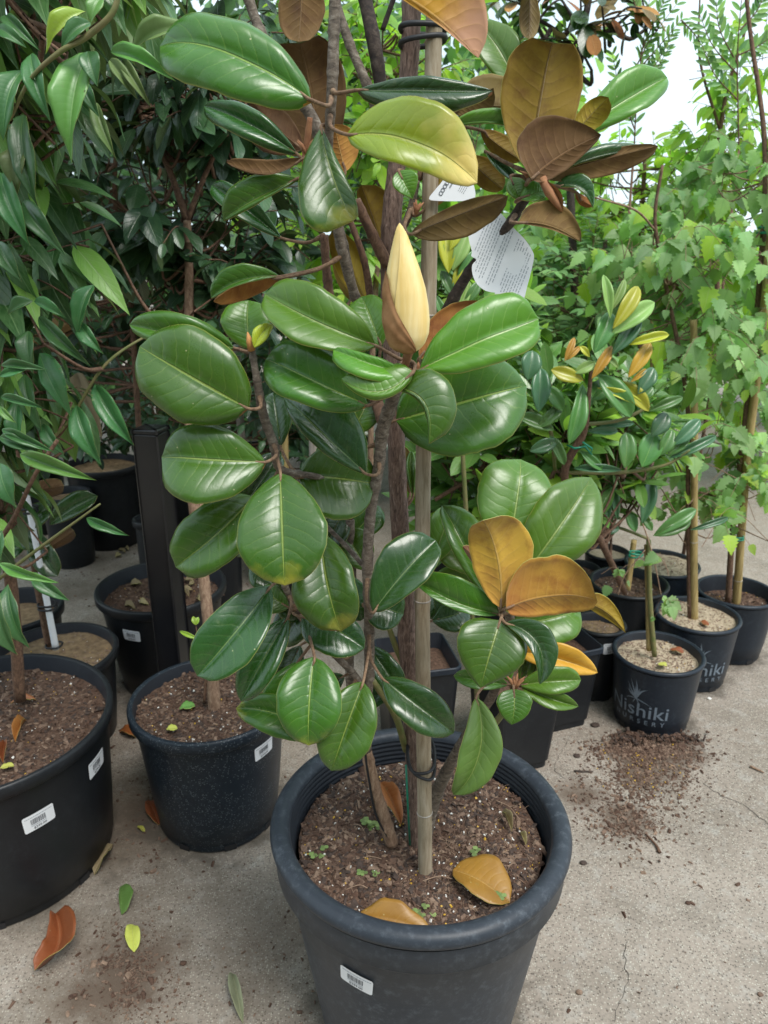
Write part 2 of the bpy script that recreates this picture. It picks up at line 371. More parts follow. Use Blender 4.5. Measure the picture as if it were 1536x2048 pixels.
M = {}
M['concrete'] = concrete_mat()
VG = (0.30, 0.40, 0.08)
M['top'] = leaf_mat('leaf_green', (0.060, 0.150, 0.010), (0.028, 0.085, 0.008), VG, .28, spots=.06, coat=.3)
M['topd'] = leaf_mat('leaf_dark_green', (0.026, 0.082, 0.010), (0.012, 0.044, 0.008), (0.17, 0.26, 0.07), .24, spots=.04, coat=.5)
M['topl'] = leaf_mat('leaf_light_green', (0.095, 0.215, 0.014), (0.055, 0.145, 0.012), (0.34, 0.45, 0.12), .32, spots=.01, coat=.25)
M['topm'] = leaf_mat('leaf_matte_green', (0.115, 0.20, 0.035), (0.06, 0.125, 0.02), (0.30, 0.38, 0.10), .45, spots=.02, coat=.05)
M['topt'] = leaf_mat('leaf_yellow_tipped', (0.052, 0.145, 0.010), (0.024, 0.075, 0.008), VG, .28, coat=.25, tipc=((0.30, 0.29, 0.03), .84, 6.0), spots=.03)
M['topy'] = leaf_mat('leaf_yellowing', (0.27, 0.30, 0.012), (0.16, 0.22, 0.010), (0.50, 0.50, .10), .28, tipc=((0.60, 0.45, 0.13), .66, 3.0), basec=(0.20, 0.30, 0.02), spots=.03, edge=(0.30, 0.20, 0.06))
M['yel'] = leaf_mat('leaf_yellow', (0.80, 0.50, 0.05), (0.62, 0.36, 0.03), (0.85, .62, .15), .4, spots=.02, edge=(.6, .4, .08), coat=.05)
UV_ = (0.42, 0.24, 0.07)
M['und'] = leaf_mat('leaf_underside_rust', (0.40, 0.185, 0.035), (0.27, 0.115, 0.025), UV_, .7, under=True, edge=(.45, .36, .10), spots=.01)
M['undo'] = leaf_mat('leaf_underside_olive', (0.19, 0.125, 0.022), (0.11, 0.075, 0.018), (.10, .06, .02), .6, under=True, edge=(.35, .32, .10))
M['undy'] = leaf_mat('leaf_underside_gold', (0.33, 0.225, 0.010), (0.22, 0.15, 0.010), (.16, .09, .02), .6, under=True, edge=(.5, .40, .10))
M['undd'] = leaf_mat('leaf_underside_brown', (0.165, 0.088, 0.024), (0.10, 0.052, 0.016), (.26, .14, .05), .7, under=True, edge=(.25, .18, .08))
M['undv'] = leaf_mat('leaf_underside_amber', (0.55, 0.30, 0.02), (0.40, 0.20, 0.015), (.5, .3, .08), .5, under=True, edge=(.45, .25, .08), tipc=((.42, .22, .12), .45, 3.0))
M['undr'] = leaf_mat('leaf_underside_patchy', (0.43, 0.235, 0.03), (0.34, 0.175, 0.025), UV_, .7, under=True, edge=(.45, .40, .10), basec=(.35, .13, .035))
M['edge'] = simple('leaf_edge', (.34, .34, .08), .5, (.42, .38, .12), 30)
M['stalk'] = bark_mat('leaf_stalk', (.10, .055, .03), (.20, .12, .07), (.28, .19, .11), (60, 60, 60), .0006)
M['stalkg'] = simple('green_stalk', (.20, .24, .06), .5, (.14, .18, .05), 60)
M['bark_g'] = bark_mat('magnolia_bark_grey', (.055, .042, .032), (.16, .125, .095), (.30, .26, .21), (40, 40, 70), .0012)
M['bark_r'] = bark_mat('magnolia_trunk_bark', (.06, .036, .028), (.21, .135, .105), (.36, .26, .21), (130, 130, 26), .0022)
M['bark_k'] = bark_mat('dark_branch_bark', (.020, .014, .012), (.055, .038, .03), (.12, .09, .07), (50, 50, 60), .001)
M['bark_t'] = bark_mat('tan_bark', (.14, .075, .045), (.27, .17, .11), (.40, .28, .19), (60, 60, 22), .0014)
M['bark_b'] = bark_mat('brown_twig_bark', (.06, .03, .018), (.14, .075, .045), (.22, .13, .08), (60, 60, 40), .0008)
M['twig_g'] = simple('green_twig', (.12, .15, .04), .6, (.20, .17, .07), 60)
M['bamboo'] = bark_mat('bamboo_cane', (.20, .145, .085), (.33, .265, .18), (.44, .37, .28), (50, 50, 5), .0006)
M['bamboog'] = bark_mat('weathered_cane_grey', (.24, .21, .175), (.38, .34, .30), (.50, .46, .42), (50, 50, 5), .0006)
M['bambooy'] = bark_mat('golden_cane', (.22, .15, .05), (.36, .26, .10), (.45, .35, .16), (50, 50, 5), .0006)
M['rubber'] = simple('black_rubber', (.014, .014, .016), .55)
M['steel'] = simple('black_painted_steel', (.010, .010, .012), .28, (.018, .017, .017), 8, .05, .0004)
M['pot_main'] = plastic_mat('pot_plastic_grey', (.026, .032, .042), (.036, .043, .054), .40, (.16, .185, .215), .8)
M['pot_blk'] = plastic_mat('pot_plastic_black', (.010, .011, .013), (.018, .020, .023), .36, (.07, .08, .09), .25)
M['pot_blu'] = plastic_mat('pot_plastic_blueblack', (.012, .017, .026), (.020, .027, .038), .36, (.12, .15, .18), .35)
M['pot_wet'] = plastic_mat('pot_plastic_dewy', (.010, .016, .024), (.018, .025, .035), .34, (.12, .15, .18), .35, droplets=True)
M['pot_in'] = plastic_mat('pot_inside', (.018, .021, .028), (.03, .034, .042), .45, (.08, .09, .1), .3)
M['soil'] = simple('potting_mix', (.060, .032, .020), .95, (.14, .080, .052), 120, 1.0, .004, 8)
M['soil_s'] = simple('sandy_mix', (.30, .235, .16), .95, (.46, .375, .27), 90, 1.0, .004, 8)
M['soil_d'] = simple('sandy_mix_dark', (.13, .085, .045), .95, (.26, .18, .10), 60, 1.0, .004, 8)
for i, c in enumerate([(.095, .050, .032), (.135, .078, .052), (.21, .135, .095), (.07, .046, .036), (.27, .18, .125), (.28, .20, .15)]):
    M['chip%d' % i] = simple('bark_chip_%s' % 'abcdef'[i], c, .9, tuple(x * .6 for x in c), 150, .6, .001)
M['perl'] = simple('perlite', (.75, .73, .68), .8)
M['fert'] = simple('fertiliser_bead', (.60, .36, .04), .5)
M['root'] = simple('dry_root', (.36, .25, .17), .9, (.24, .15, .10), 80)
M['paper'] = simple('white_card', (.80, .81, .83), .5, (.76, .77, .80), 12, .02)
M['ink'] = simple('print_ink', (.10, .11, .13), .6)
M['inkl'] = simple('faint_print', (.34, .36, .40), .6)
M['logo'] = simple('logo_print', (.19, .23, .28), .5, (.13, .165, .205), 200, .1)
M['green_tie'] = simple('green_tie_tape', (.01, .22, .13), .4)
M['crack'] = simple('crack_shadow_grit', (.05, .042, .034), .95)
M['bract'] = simple('bud_bract_felt', (.38, .20, .095), .9, (.23, .11, .045), 60, .6, .0006, 6, .2)
M['tepal'] = simple('bud_tepal_cream', (.88, .71, .36), .6, (.76, .53, .18), 9, .55, .0016, 8, .3, stretch=(9, 9, .8))
M['newleaf'] = leaf_mat('new_leaf_lime', (0.42, 0.50, 0.03), (0.30, 0.40, 0.02), (.6, .65, .2), .3)
M['stip'] = simple('stipule_orange', (.55, .26, .08), .7, (.42, .18, .05), 50)
M['felt'] = simple('rusty_felt_shoot', (.36, .17, .08), .9, (.24, .10, .05), 80, .7, .001)
M['weed'] = bgleaf_mat('seedling_green', (.13, .22, .06), (.20, .28, .09), (.2, .25, .12), (.25, .3, .12), .6, .2)
# fallen leaves
M['dead_o'] = leaf_mat('dead_leaf_orange', (.36, .13, .035), (.20, .065, .022), (.42, .20, .08), .45, edge=(.12, .05, .02), spots=.05, coat=.1)
M['dead_y'] = leaf_mat('dead_leaf_amber', (.30, .14, .022), (.17, .07, .016), (.38, .2, .06), .45, edge=(.2, .10, .03), spots=.08, coat=.1)
M['dead_t'] = leaf_mat('dead_leaf_tan', (.33, .27, .14), (.22, .17, .09), (.4, .33, .18), .7, edge=(.15, .1, .05), spots=.04, coat=0)
M['dead_g'] = leaf_mat('dead_leaf_greygreen', (.24, .25, .15), (.17, .17, .11), (.3, .3, .18), .7, edge=(.2, .17, .1), spots=.02, coat=0)
M['fall_y'] = leaf_mat('fallen_leaf_yellow', (.50, .50, .10), (.38, .40, .07), (.55, .55, .2), .5, edge=(.4, .4, .1), spots=.05, coat=0)
M['fall_g'] = leaf_mat('fallen_leaf_green', (.13, .28, .06), (.10, .22, .05), (.25, .35, .12), .5, edge=(.2, .2, .08), spots=.0, coat=0)
# background foliage
M['bl_lance'] = bgleaf_mat('lance_leaf', (.032, .098, .028), (.062, .165, .038), (.20, .27, .13), (.22, .34, .15), .34, .12, .1)
M['bl_lancep'] = bgleaf_mat('lance_leaf_pale', (.13, .30, .055), (.22, .42, .06), (.28, .36, .18), (.33, .45, .2), .36, .2, .1)
M['bl_dark'] = bgleaf_mat('ovate_leaf_dark', (.020, .060, .028), (.040, .100, .034), (.09, .13, .05), (.08, .14, .06), .33, .10, .1)
M['bl_birch'] = bgleaf_mat('birch_leaf', (.18, .35, .13), (.34, .50, .20), (.22, .36, .15), (.25, .42, .16), .5, .42)
M['bl_birchy'] = bgleaf_mat('birch_leaf_lime', (.27, .44, .04), (.36, .52, .05), (.35, .5, .12), (.4, .5, .16), .5, .45)
M['bl_gloss'] = bgleaf_mat('narrow_gloss_leaf', (.085, .22, .05), (.15, .32, .065), (.15, .25, .07), (.25, .36, .12), .3, .18, .3)
M['bl_glossy'] = bgleaf_mat('narrow_leaf_yellow', (.36, .38, .03), (.48, .44, .05), (.40, .38, .05), (.5, .48, .12), .35, .3, .2)
M['bl_glosso'] = bgleaf_mat('narrow_leaf_orange', (.42, .24, .03), (.46, .17, .04), (.42, .24, .05), (.5, .3, .1), .4, .3)
M['bl_bright'] = bgleaf_mat('bright_leaf', (.21, .42, .06), (.38, .56, .10), (.25, .42, .10), (.3, .45, .12), .38, .45, .1)
M['bl_lush'] = bgleaf_mat('lush_leaf', (.075, .20, .065), (.15, .31, .08), (.13, .22, .10), (.16, .28, .10), .45, .25)
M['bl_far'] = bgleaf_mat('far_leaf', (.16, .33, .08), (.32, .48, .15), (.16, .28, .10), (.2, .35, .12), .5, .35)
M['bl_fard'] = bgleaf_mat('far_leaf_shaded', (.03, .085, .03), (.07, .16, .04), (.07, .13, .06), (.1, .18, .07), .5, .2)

# ------------------------------------------------------------------ ground
gs = 60.0
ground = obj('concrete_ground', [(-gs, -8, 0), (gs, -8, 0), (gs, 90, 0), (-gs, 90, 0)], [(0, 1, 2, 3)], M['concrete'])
tag(ground, 'weathered speckled grey concrete paving under the pots', kind='structure')
def crack(pts, wd):
    P = catmull([(p[0], p[1]) for p in pts], 10); mb = MB(); V = []; F = []
    for i, p in enumerate(P):
        q = G(p[0], p[1]); j = .006
        q = q + Vector((noise.noise(q * 60) * j, noise.noise(q * 60 + Vector((5, 5, 5))) * j, 0))
        a = wd * (.35 + .65 * abs(noise.noise(q * 30 + Vector((9, 0, 0))))) * (1 if 0 < i < len(P) - 1 else .1)
        V += [(q.x - a, q.y - a * .5, .0012), (q.x + a, q.y + a * .5, .0012)]
        if i: F.append((2 * i - 2, 2 * i - 1, 2 * i + 1, 2 * i))
    mb.add(V, F); return mb
for pts in ([(1255, 1880), (1250, 1920), (1256, 1960), (1240, 2000), (1228, 2047)], [(1405, 1566), (1440, 1590), (1490, 1612), (1536, 1648), (1580, 1668)], [(1150, 1460), (1110, 1530), (1130, 1560)]):
    o = crack(pts, .0014).build('ground_crack', [M['crack']]); tag(o, 'hairline crack running through the concrete', kind='structure')

# ------------------------------------------------------------------ pots
def rr(r_top, r_bot, h, z): return r_bot + (r_top - r_bot) * (z / h)
def round_pot(label, c, Rr, h, kind='nursery', mat='pot_blk', taper=.8, soil='soil', soil_drop=.05, chips=0, group='round black plastic nursery pots', wob=.002, seg=64, mi=None, slabel=None, rimlabel=None):
    c = Vector((c[0], c[1], 0))
    t = thing('plant_pot', label, 'plant pot', c, group)
    rb = Rr * taper; th = .004
    if kind == 'roll':       # large pot with a fat rolled rim
        tr = .0165
        zc = h - .004
        rbody = Rr + .004
        body = [(rb - .02, .001), (rb, .004), (rb + .002, .012)]
        body += [(rr(rbody, rb, h, z), z) for z in (.05, .15, .25, h - .085)]
        body += [(rbody + .001, h - .066), (rbody + .0045, h - .062), (rbody + .0045, h - .02)]
        mb = MB(); lathe(mb, body, c, seg * 2, 0, wob); mb.build('pot_wall', [M[mat]], t)
        rim = [(Rr + .0045 + .0 , zc - .022)]
        rim = [(Rr + tr * math.cos(a), zc + tr * .92 * math.sin(a)) for a in [R(x) for x in range(-80, 181, 20)]]
        rim = [(Rr + .004, zc - tr - .002)] + rim
        mb = MB(); lathe(mb, rim, c, seg * 2, 0, wob); mb.build('rim', [M[mat]], t)
        ins = []
        z = zc; r = Rr - tr
        for k in range(6):
            ins += [(r + .0015, z - .001), (r + .0015, z - .006), (r - .002, z - .0075)]; z -= .009; r -= .0012
        ins += [(r, z), (r - .006, h - .12)]
        mb = MB(); lathe(mb, [(Rr - tr + .0002, zc)] + ins, c, seg * 2, 0, wob); mb.build('inner_wall', [M['pot_in']], t)
        ri = r - .0005
    else:
        lip = .018 if kind != 'thin' else .010
        lh = .030 if kind != 'thin' else .012
        if kind == 'thin': lip = .006
        ro = Rr
        rw = ro - lip * .55
        body = [(rb - .02, .001), (rb - .002, .002), (rb, .006), (rb, .022), (rb + .0035, .026)]
        body += [(rr(rw, rb + .003, h, z), z) for z in (h * .3, h * .6, h - lh - .012)]
        body += [(rw, h - lh - .002)]
        mb = MB(); lathe(mb, body, c, seg, 0, wob)
        # drain notches at the foot
        mb.build('pot_wall', [M[mat]], t)
        rim = [(rw - .001, h - lh - .001), (ro - .003, h - lh), (ro, h - lh + .003), (ro + .001, h - .006), (ro - .001, h - .002), (ro - .004, h), (ro - .008, h), (ro - .012, h - .003)]
        mb = MB(); lathe(mb, rim, c, seg, 0, wob); mb.build('rim', [M[mat]], t)
        ri = ro - .012
        mb = MB(); lathe(mb, [(ri, h - .003), (ri - .004, h - .02), (rr(ri - .004, rb - .006, h, h - .09), h - .09)], c, seg, 0, wob); mb.build('inner_wall', [M['pot_in']], t)
        nb = MB()
        for k in range(8):
            a = R(45 * k + 22); wd = .014; pts = []
            rd = rb + .0012
            for (da, z) in ((-wd / rd, .001), (wd / rd, .001), (wd / rd, .016), (-wd / rd, .016)):
                pts.append((c.x + rd * math.sin(a + da), c.y - rd * math.cos(a + da), z))
            nb.add(pts, [(0, 1, 2, 3)])
        if kind != 'far': nb.build('drain_hole', [M['rubber']], t)
    soil_z = h - soil_drop
    soil_disc(t, c, ri - .002 - soil_drop * .06, soil_z, soil, chips)
    t['_r'] = 0
    return dict(t=t, c=c, R=Rr, rb=rb, h=h, soil_z=soil_z, ri=ri, rt=(Rr + .004 if kind == 'roll' else rw), rb2=(rb if kind == 'roll' else rb + .003), kind=kind)

def chip_field(mb, pts, smin, smax, mats, flat=.35, elong=2.0, rg=rnd):
    """low polygon bark chips at pts"""
    for p in pts:
        s = rg.uniform(smin, smax) * (.6 + .8 * rg.random() ** 2)
        l = s * rg.uniform(1, elong); w_ = s * rg.uniform(.5, 1); h = s * flat * rg.uniform(.4, 1.3)
        rot = Matrix.Rotation(rg.uniform(0, 6.28), 3, 'Z') @ Matrix.Rotation(rg.gauss(0, .45), 3, 'X') @ Matrix.Rotation(rg.gauss(0, .35), 3, 'Y')
        j = lambda: rg.uniform(.65, 1.25)
        v = [(-l * j(), -w_ * j(), -h), (l * j(), -w_ * j(), -h), (l * j(), w_ * j(), -h), (-l * j(), w_ * j(), -h),
             (-l * .7 * j(), -w_ * .6 * j(), h * j()), (l * .7 * j(), -w_ * .6 * j(), h * j()), (l * .7 * j(), w_ * .6 * j(), h * j()), (-l * .7 * j(), w_ * .6 * j(), h * j())]
        v = [rot @ Vector(q) + Vector(p) for q in v]
        mb.add(v, [(4, 5, 6, 7), (0, 1, 5, 4), (1, 2, 6, 5), (2, 3, 7, 6), (3, 0, 4, 7)], rg.choice(mats))
def soil_h(x, y, sc=1.0):
    return (noise.noise(Vector((x * 9, y * 9, 3.3))) * .012 + noise.noise(Vector((x * 40, y * 40, 1.3))) * .005) * sc
def soil_disc(t, c, r, z, kind, chips):
    V = [(c.x, c.y, z + soil_h(c.x, c.y))]; F = []; nr = 14 if chips else 8; ns_ = 56 if chips else 32
    for i in range(1, nr + 1):
        for k in range(ns_):
            a = 2 * math.pi * k / ns_; q = r * i / nr
            x = c.x + q * math.sin(a); y = c.y - q * math.cos(a)
            V.append((x, y, z + soil_h(x, y) * (1 if i < nr else .6)))
    for k in range(ns_): F.append((0, 1 + k, 1 + (k + 1) % ns_))
    for i in range(nr - 1):
        for k in range(ns_):
            a = 1 + i * ns_ + k; b = 1 + i * ns_ + (k + 1) % ns_; F.append((a, a + ns_, b + ns_, b))
    o = obj('potting_mix', V, F, M[kind], t); o['kind'] = 'stuff'
    if chips:
        mb = MB(); pts = []
        for _ in range(chips):
            a = rnd.uniform(0, 6.283); q = r * math.sqrt(rnd.random()) * .985
            x = c.x + q * math.sin(a); y = c.y - q * math.cos(a); pts.append((x, y, z + soil_h(x, y) + .001))
        sz = (.0018, .0052) if r < .19 else (.0014, .0056)
        if kind == 'soil': mats = [0, 0, 0, 3, 3, 1, 1, 2, 4]
        else: mats = [4, 4, 5]; sz = (.001, .0028)
        chip_field(mb, pts, *sz, mats)
        for p in pts[:chips // 45]: chip_field(mb, [(p[0] + .004, p[1], p[2] + .003)], .0012, .0018, [6], .9, 1.2)
        for p in pts[-chips // 70:]: chip_field(mb, [(p[0] + .004, p[1], p[2] + .003)], .0012, .0016, [7], .9, 1.2)
        o = mb.build('bark_chips', [M['chip%d' % i] for i in range(6)] + [M['perl'], M['fert']], t, smooth=False); o['kind'] = 'stuff'

GR = 'round black nursery pots standing on the concrete'
P_main = round_pot('large grey-blue nursery pot with fat rolled rim holding the budding magnolia', (.06, 1.041), .232, .42, 'roll', 'pot_main', .74, 'soil', .042, 8500, GR)
P_left = round_pot('large black tub of dark bark chips cut off by the left edge', (-.875, 1.415), .275, .36, 'lip', 'pot_blk', .86, 'soil', .04, 4200, GR)
P_mid = round_pot('dewy blue-black pot with barcode label between the black tub and the magnolia pot', (-.406, 1.543), .184, .33, 'lip', 'pot_wet', .76, 'soil', .03, 3200, GR)
P_post = round_pot('black pot with litter and a thin brown trunk standing behind the black post', (-.687, 2.16), .196, .33, 'lip', 'pot_blk', .72, 'soil', .05, 1200, GR)
P_logo = round_pot('front black pot of sandy mix printed with a pale spiky plant logo', (.783, 1.935), .127, .225, 'thin', 'pot_blu', .80, 'soil_s', .024, 900, GR)
P_logo2 = round_pot('black sandy pot with half hidden logo just behind the front logo pot', (.985, 2.17), .129, .225, 'thin', 'pot_blu', .80, 'soil_s', .020, 500, GR)
P_br = round_pot('black pot of brown bark mix at the right edge holding a staked birch', (1.175, 2.33), .129, .23, 'thin', 'pot_blu', .78, 'soil', .05, 700, GR)

def pot_px(label, cx, cy, W, h, **kw):
    g = G(cx, cy, h); r = W * zdepth(g) / FPX / 2
    return round_pot(label, (g.x, g.y), r, h, **kw)
P_stake = pot_px('black pot of brown sandy mix tucked behind the black tub with a white stake', 108, 1300, 245, .27, soil='soil_d', soil_drop=.03, chips=500, group=GR)
P_a = pot_px('dark pot half hidden behind the pot with the white stake', 20, 1215, 200, .27, soil='soil_d', group=GR)
P_r1 = pot_px('round black pot of brown mix with two stems behind the front logo pot', 1258, 1162, 155, .25, kind='thin', taper=.78, soil='soil', soil_drop=.03, chips=500, group=GR)
P_r2 = pot_px('round sandy pot at the back of the right-hand group', 1324, 1124, 146, .24, kind='thin', soil='soil_s', mat='pot_blu', soil_drop=.015, chips=300, group=GR)
P_r3 = pot_px('small round pot with white label beside the square pots', 1200, 1244, 104, .24, kind='thin', soil='soil_d', soil_drop=.025, chips=200, group=GR)
P_r4 = pot_px('small round pot behind the upright magnolia leaves', 1160, 1134, 82, .22, kind='thin', soil='soil', soil_drop=.02, chips=100, group=GR)
P_r5 = pot_px('round pot in the shade behind the glossy shrub', 1215, 1102, 90, .24, kind='thin', soil='soil_s', soil_drop=.02, group=GR)
far = []
for (lab, cx, cy, W, h) in (('black pot with scuffed grey rim far left behind the black post', 272, 925, 74, .32),
        ('big dark pot behind the lance leaved shrub', 205, 925, 150, .38), ('dark pot seen between the brown twig and the black post', 300, 1035, 70, .3),
        ('distant dark pot left of the small stem with lime shoot', 480, 958, 110, .3), ('distant dark pot right of the small stem with lime shoot', 505, 872, 90, .3),
        ('distant black pot behind the upper left magnolia leaves', 370, 930, 110, .3), ('far dark pot low behind the trunk', 650, 900, 110, .3),
        ('distant pot in the shade at the left edge', 60, 930, 130, .32), ('shaded pot low behind the hanging magnolia leaves', 560, 1030, 130, .3), ('shaded black pot just left of the magnolia trunk far back', 690, 985, 120, .3),
        ('shaded pot right of the bamboo cane under the narrow leaved shrub', 900, 1085, 120, .28), ('shaded pot behind the lower right magnolia cluster', 1010, 1100, 110, .28), ('dark pot behind the tan trunk', 430, 1065, 110, .3), ('small far pot left of the rusty litter', 130, 985, 100, .32)):
    far.append(pot_px(lab, cx, cy, W, h, kind='far', soil='soil_d', soil_drop=.03, group=GR, seg=40))

def square_pot(label, cx, cy, W, h, rot, taper=.82, group='square black tree pots behind the magnolia', soil='soil'):
    g = G(cx, cy, h); r = W * zdepth(g) / FPX / 2; c = Vector((g.x, g.y, 0))
    t = thing('square_pot', label, 'plant pot', c, group)
    def ring(rad, z, cr=.018):
        pts = []
        for q in range(4):
            for k in range(5):
                a = R(90 * q + 90 * k / 4); x = (rad - cr) * (1 if q in (0, 3) else -1) + cr * math.cos(a); y = (rad - cr) * (1 if q in (0, 1) else -1) + cr * math.sin(a)
                pts.append(Matrix.Rotation(R(rot), 3, 'Z') @ Vector((x, y, 0)) + Vector((c.x, c.y, z)))
        return pts
    def loft(name, rings, mat, cap=False):
        V = []; F = []
        for rg in rings: V += rg
        n = 20
        for i in range(len(rings) - 1):
            for k in range(n): F.append((i * n + k, i * n + (k + 1) % n, (i + 1) * n + (k + 1) % n, (i + 1) * n + k))
        if cap: F.append(tuple((len(rings) - 1) * n + k for k in range(n)))
        return obj(name, V, F, mat, t, smooth=False)
    rb = r * taper
    loft('pot_wall', [ring(rb - .004, .001), ring(rb - .004, .02), ring(rb, .022), ring(rr(r - .005, rb, h, h * .5), h * .5), ring(r - .005, h - .018)], M['pot_blk'])
    loft('rim', [ring(r - .005, h - .018), ring(r, h - .016), ring(r, h - .002), ring(r - .003, h), ring(r - .005, h)], M['pot_blu'])
    loft('inner_wall', [ring(r - .005, h), ring(r - .012, h - .07)], M['pot_in'])
    o = loft('potting_mix', [ring(r - .0095, h - .045), ring(r * .5, h - .043)], M[soil], True); o['kind'] = 'stuff'
    return dict(t=t, c=c, R=r, h=h, soil_z=h - .045, rb=rb, rb2=rb, rt=r)
S1 = square_pot('square black pot straight behind the trunk and bamboo cane', 832, 1305, 150, .30, 12)
S2 = square_pot('tall square black pot under the small rusty magnolia shoot', 1030, 1345, 150, .26, 20, .8)
S3 = square_pot('narrow square black pot between the tall square pot and the round labelled pot', 1128, 1278, 118, .26, 20, .78)

# ------------------------------------------------------------------ stickers, lettering
def surf(P, theta, z, off):
    r = rr(P['rt'], P['rb2'], P['h'], z) * 1.002 + off + .0006
    return Vector((P['c'].x + r * math.sin(theta), P['c'].y - r * math.cos(theta), z))
def patch(P, th0, z0, rot, x0, x1, y0, y1, off, n=8, corner=0.0):
    """curved rectangle in sticker-local metres"""
    V = []; F = []; cr_, sr_ = math.cos(rot), math.sin(rot)
    xs = [x0 + (x1 - x0) * i / n for i in range(n + 1)]
    if corner: xs = sorted(set(xs + [x0 + corner * .25, x0 + corner * .6, x0 + corner, x1 - corner * .25, x1 - corner * .6, x1 - corner]))
    for x in xs:
        d = min(x - x0, x1 - x); c_ = corner - math.sqrt(max(0, corner ** 2 - (corner - d) ** 2)) if corner and d < corner else 0
        for y in (y0 + c_, (y0 + y1) / 2, y1 - c_):
            X = x * cr_ - y * sr_; Y = x * sr_ + y * cr_
            r = rr(P['rt'], P['rb'], P['h'], z0)
            V.append(surf(P, th0 + X / r, z0 + Y, off))
    for i in range(len(xs) - 1):
        for k in range(2): F.append((i * 3 + k, (i + 1) * 3 + k, (i + 1) * 3 + k + 1, i * 3 + k + 1))
    return V, F
_txt = {}
def text_geo(s, size, spacing=1.0, bold=0.0):
    cu = bpy.data.curves.new('lettering', 'FONT'); cu.body = s; cu.size = size; cu.space_character = spacing; cu.offset = bold
    cu.align_x = 'CENTER'; cu.resolution_u = 3
    o = bpy.data.objects.new('lettering_source', cu); COL.objects.link(o)
    dg = bpy.context.evaluated_depsgraph_get(); dg.update()
    me = bpy.data.meshes.new_from_object(o.evaluated_get(dg))
    V = [v.co.copy() for v in me.vertices]; F = [tuple(p.vertices) for p in me.polygons]
    bpy.data.objects.remove(o); bpy.data.curves.remove(cu); bpy.data.meshes.remove(me)
    return V, F
def text_on(mb, P, s, size, th0, z0, rot, dx, dy, off, m=0, spacing=1.0, bold=0.0):
    V, F = text_geo(s, size, spacing, bold); cr_, sr_ = math.cos(rot), math.sin(rot); r = rr(P['rt'], P['rb'], P['h'], z0)
    out = []
    for v in V:
        x, y = v.x + dx, v.y + dy
        out.append(surf(P, th0 + (x * cr_ - y * sr_) / r, z0 + x * sr_ + y * cr_, off))
    mb.add(out, F, m)
def sticker(P, th, z, w_, h_, rot, price):
    V, F = patch(P, th, z, rot, -w_ / 2, w_ / 2, -h_ / 2, h_ / 2, .0006, 8, .004)
    st = obj('price_label', V, F, M['paper'], P['t'])
    mb = MB(); rg = random.Random(int(abs(th * 100)) + 3)
    x = -w_ * .27
    while x < w_ * .20:
        bw = rg.choice([.0005, .0008, .0014]); V, F = patch(P, th, z, rot, x, x + bw, -h_ * .12, h_ * .22, .0010, 1); mb.add(V, F, 0); x += bw + rg.choice([.0006, .001])
    x = -w_ * .43
    while x < w_ * .42:
        bw = rg.uniform(.0015, .005); V, F = patch(P, th, z, rot, x, min(x + bw, w_ * .44), h_ * .32, h_ * .36, .0010, 1); mb.add(V, F, 1); x += bw + .0008
    x = -w_ * .27
    while x < w_ * .20:
        bw = rg.uniform(.001, .002); V, F = patch(P, th, z, rot, x, x + bw, -h_ * .21, -h_ * .17, .0010, 1); mb.add(V, F, 1); x += bw + .0005
    text_on(mb, P, price, h_ * .20, th, z, rot, 0, -h_ * .41, .0010, 0, bold=.0001)
    mb.build('barcode_print', [M['ink'], M['inkl']], st, smooth=False)
def theta_at(P, px, z):
    best = None
    for k in range(-100, 101):
        th = R(k); q = proj(surf(P, th, z, 0))
        if best is None or abs(q[0] - px) < best[0]: best = (abs(q[0] - px), th)
    return best[1]
sticker(P_main, theta_at(P_main, 711, .29), .286, .055, .036, R(-7), '$299.00')
sticker(P_left, theta_at(P_left, 77, .25), .243, .062, .040, R(4), '$299.00')
sticker(P_left, theta_at(P_left, 193, .28), .268, .062, .040, R(2), '$299.00')
sticker(P_mid, theta_at(P_mid, 529, .26), .254, .055, .037, R(4), '$250.00')
sticker(P_post, theta_at(P_post, 262, .25), .243, .055, .036, R(-2), '$250.00')
sticker(P_r3, R(14), .190, .045, .036, R(4), '$39.00')
sticker(P_br, R(60), .155, .05, .04, R(0), '$39.00')

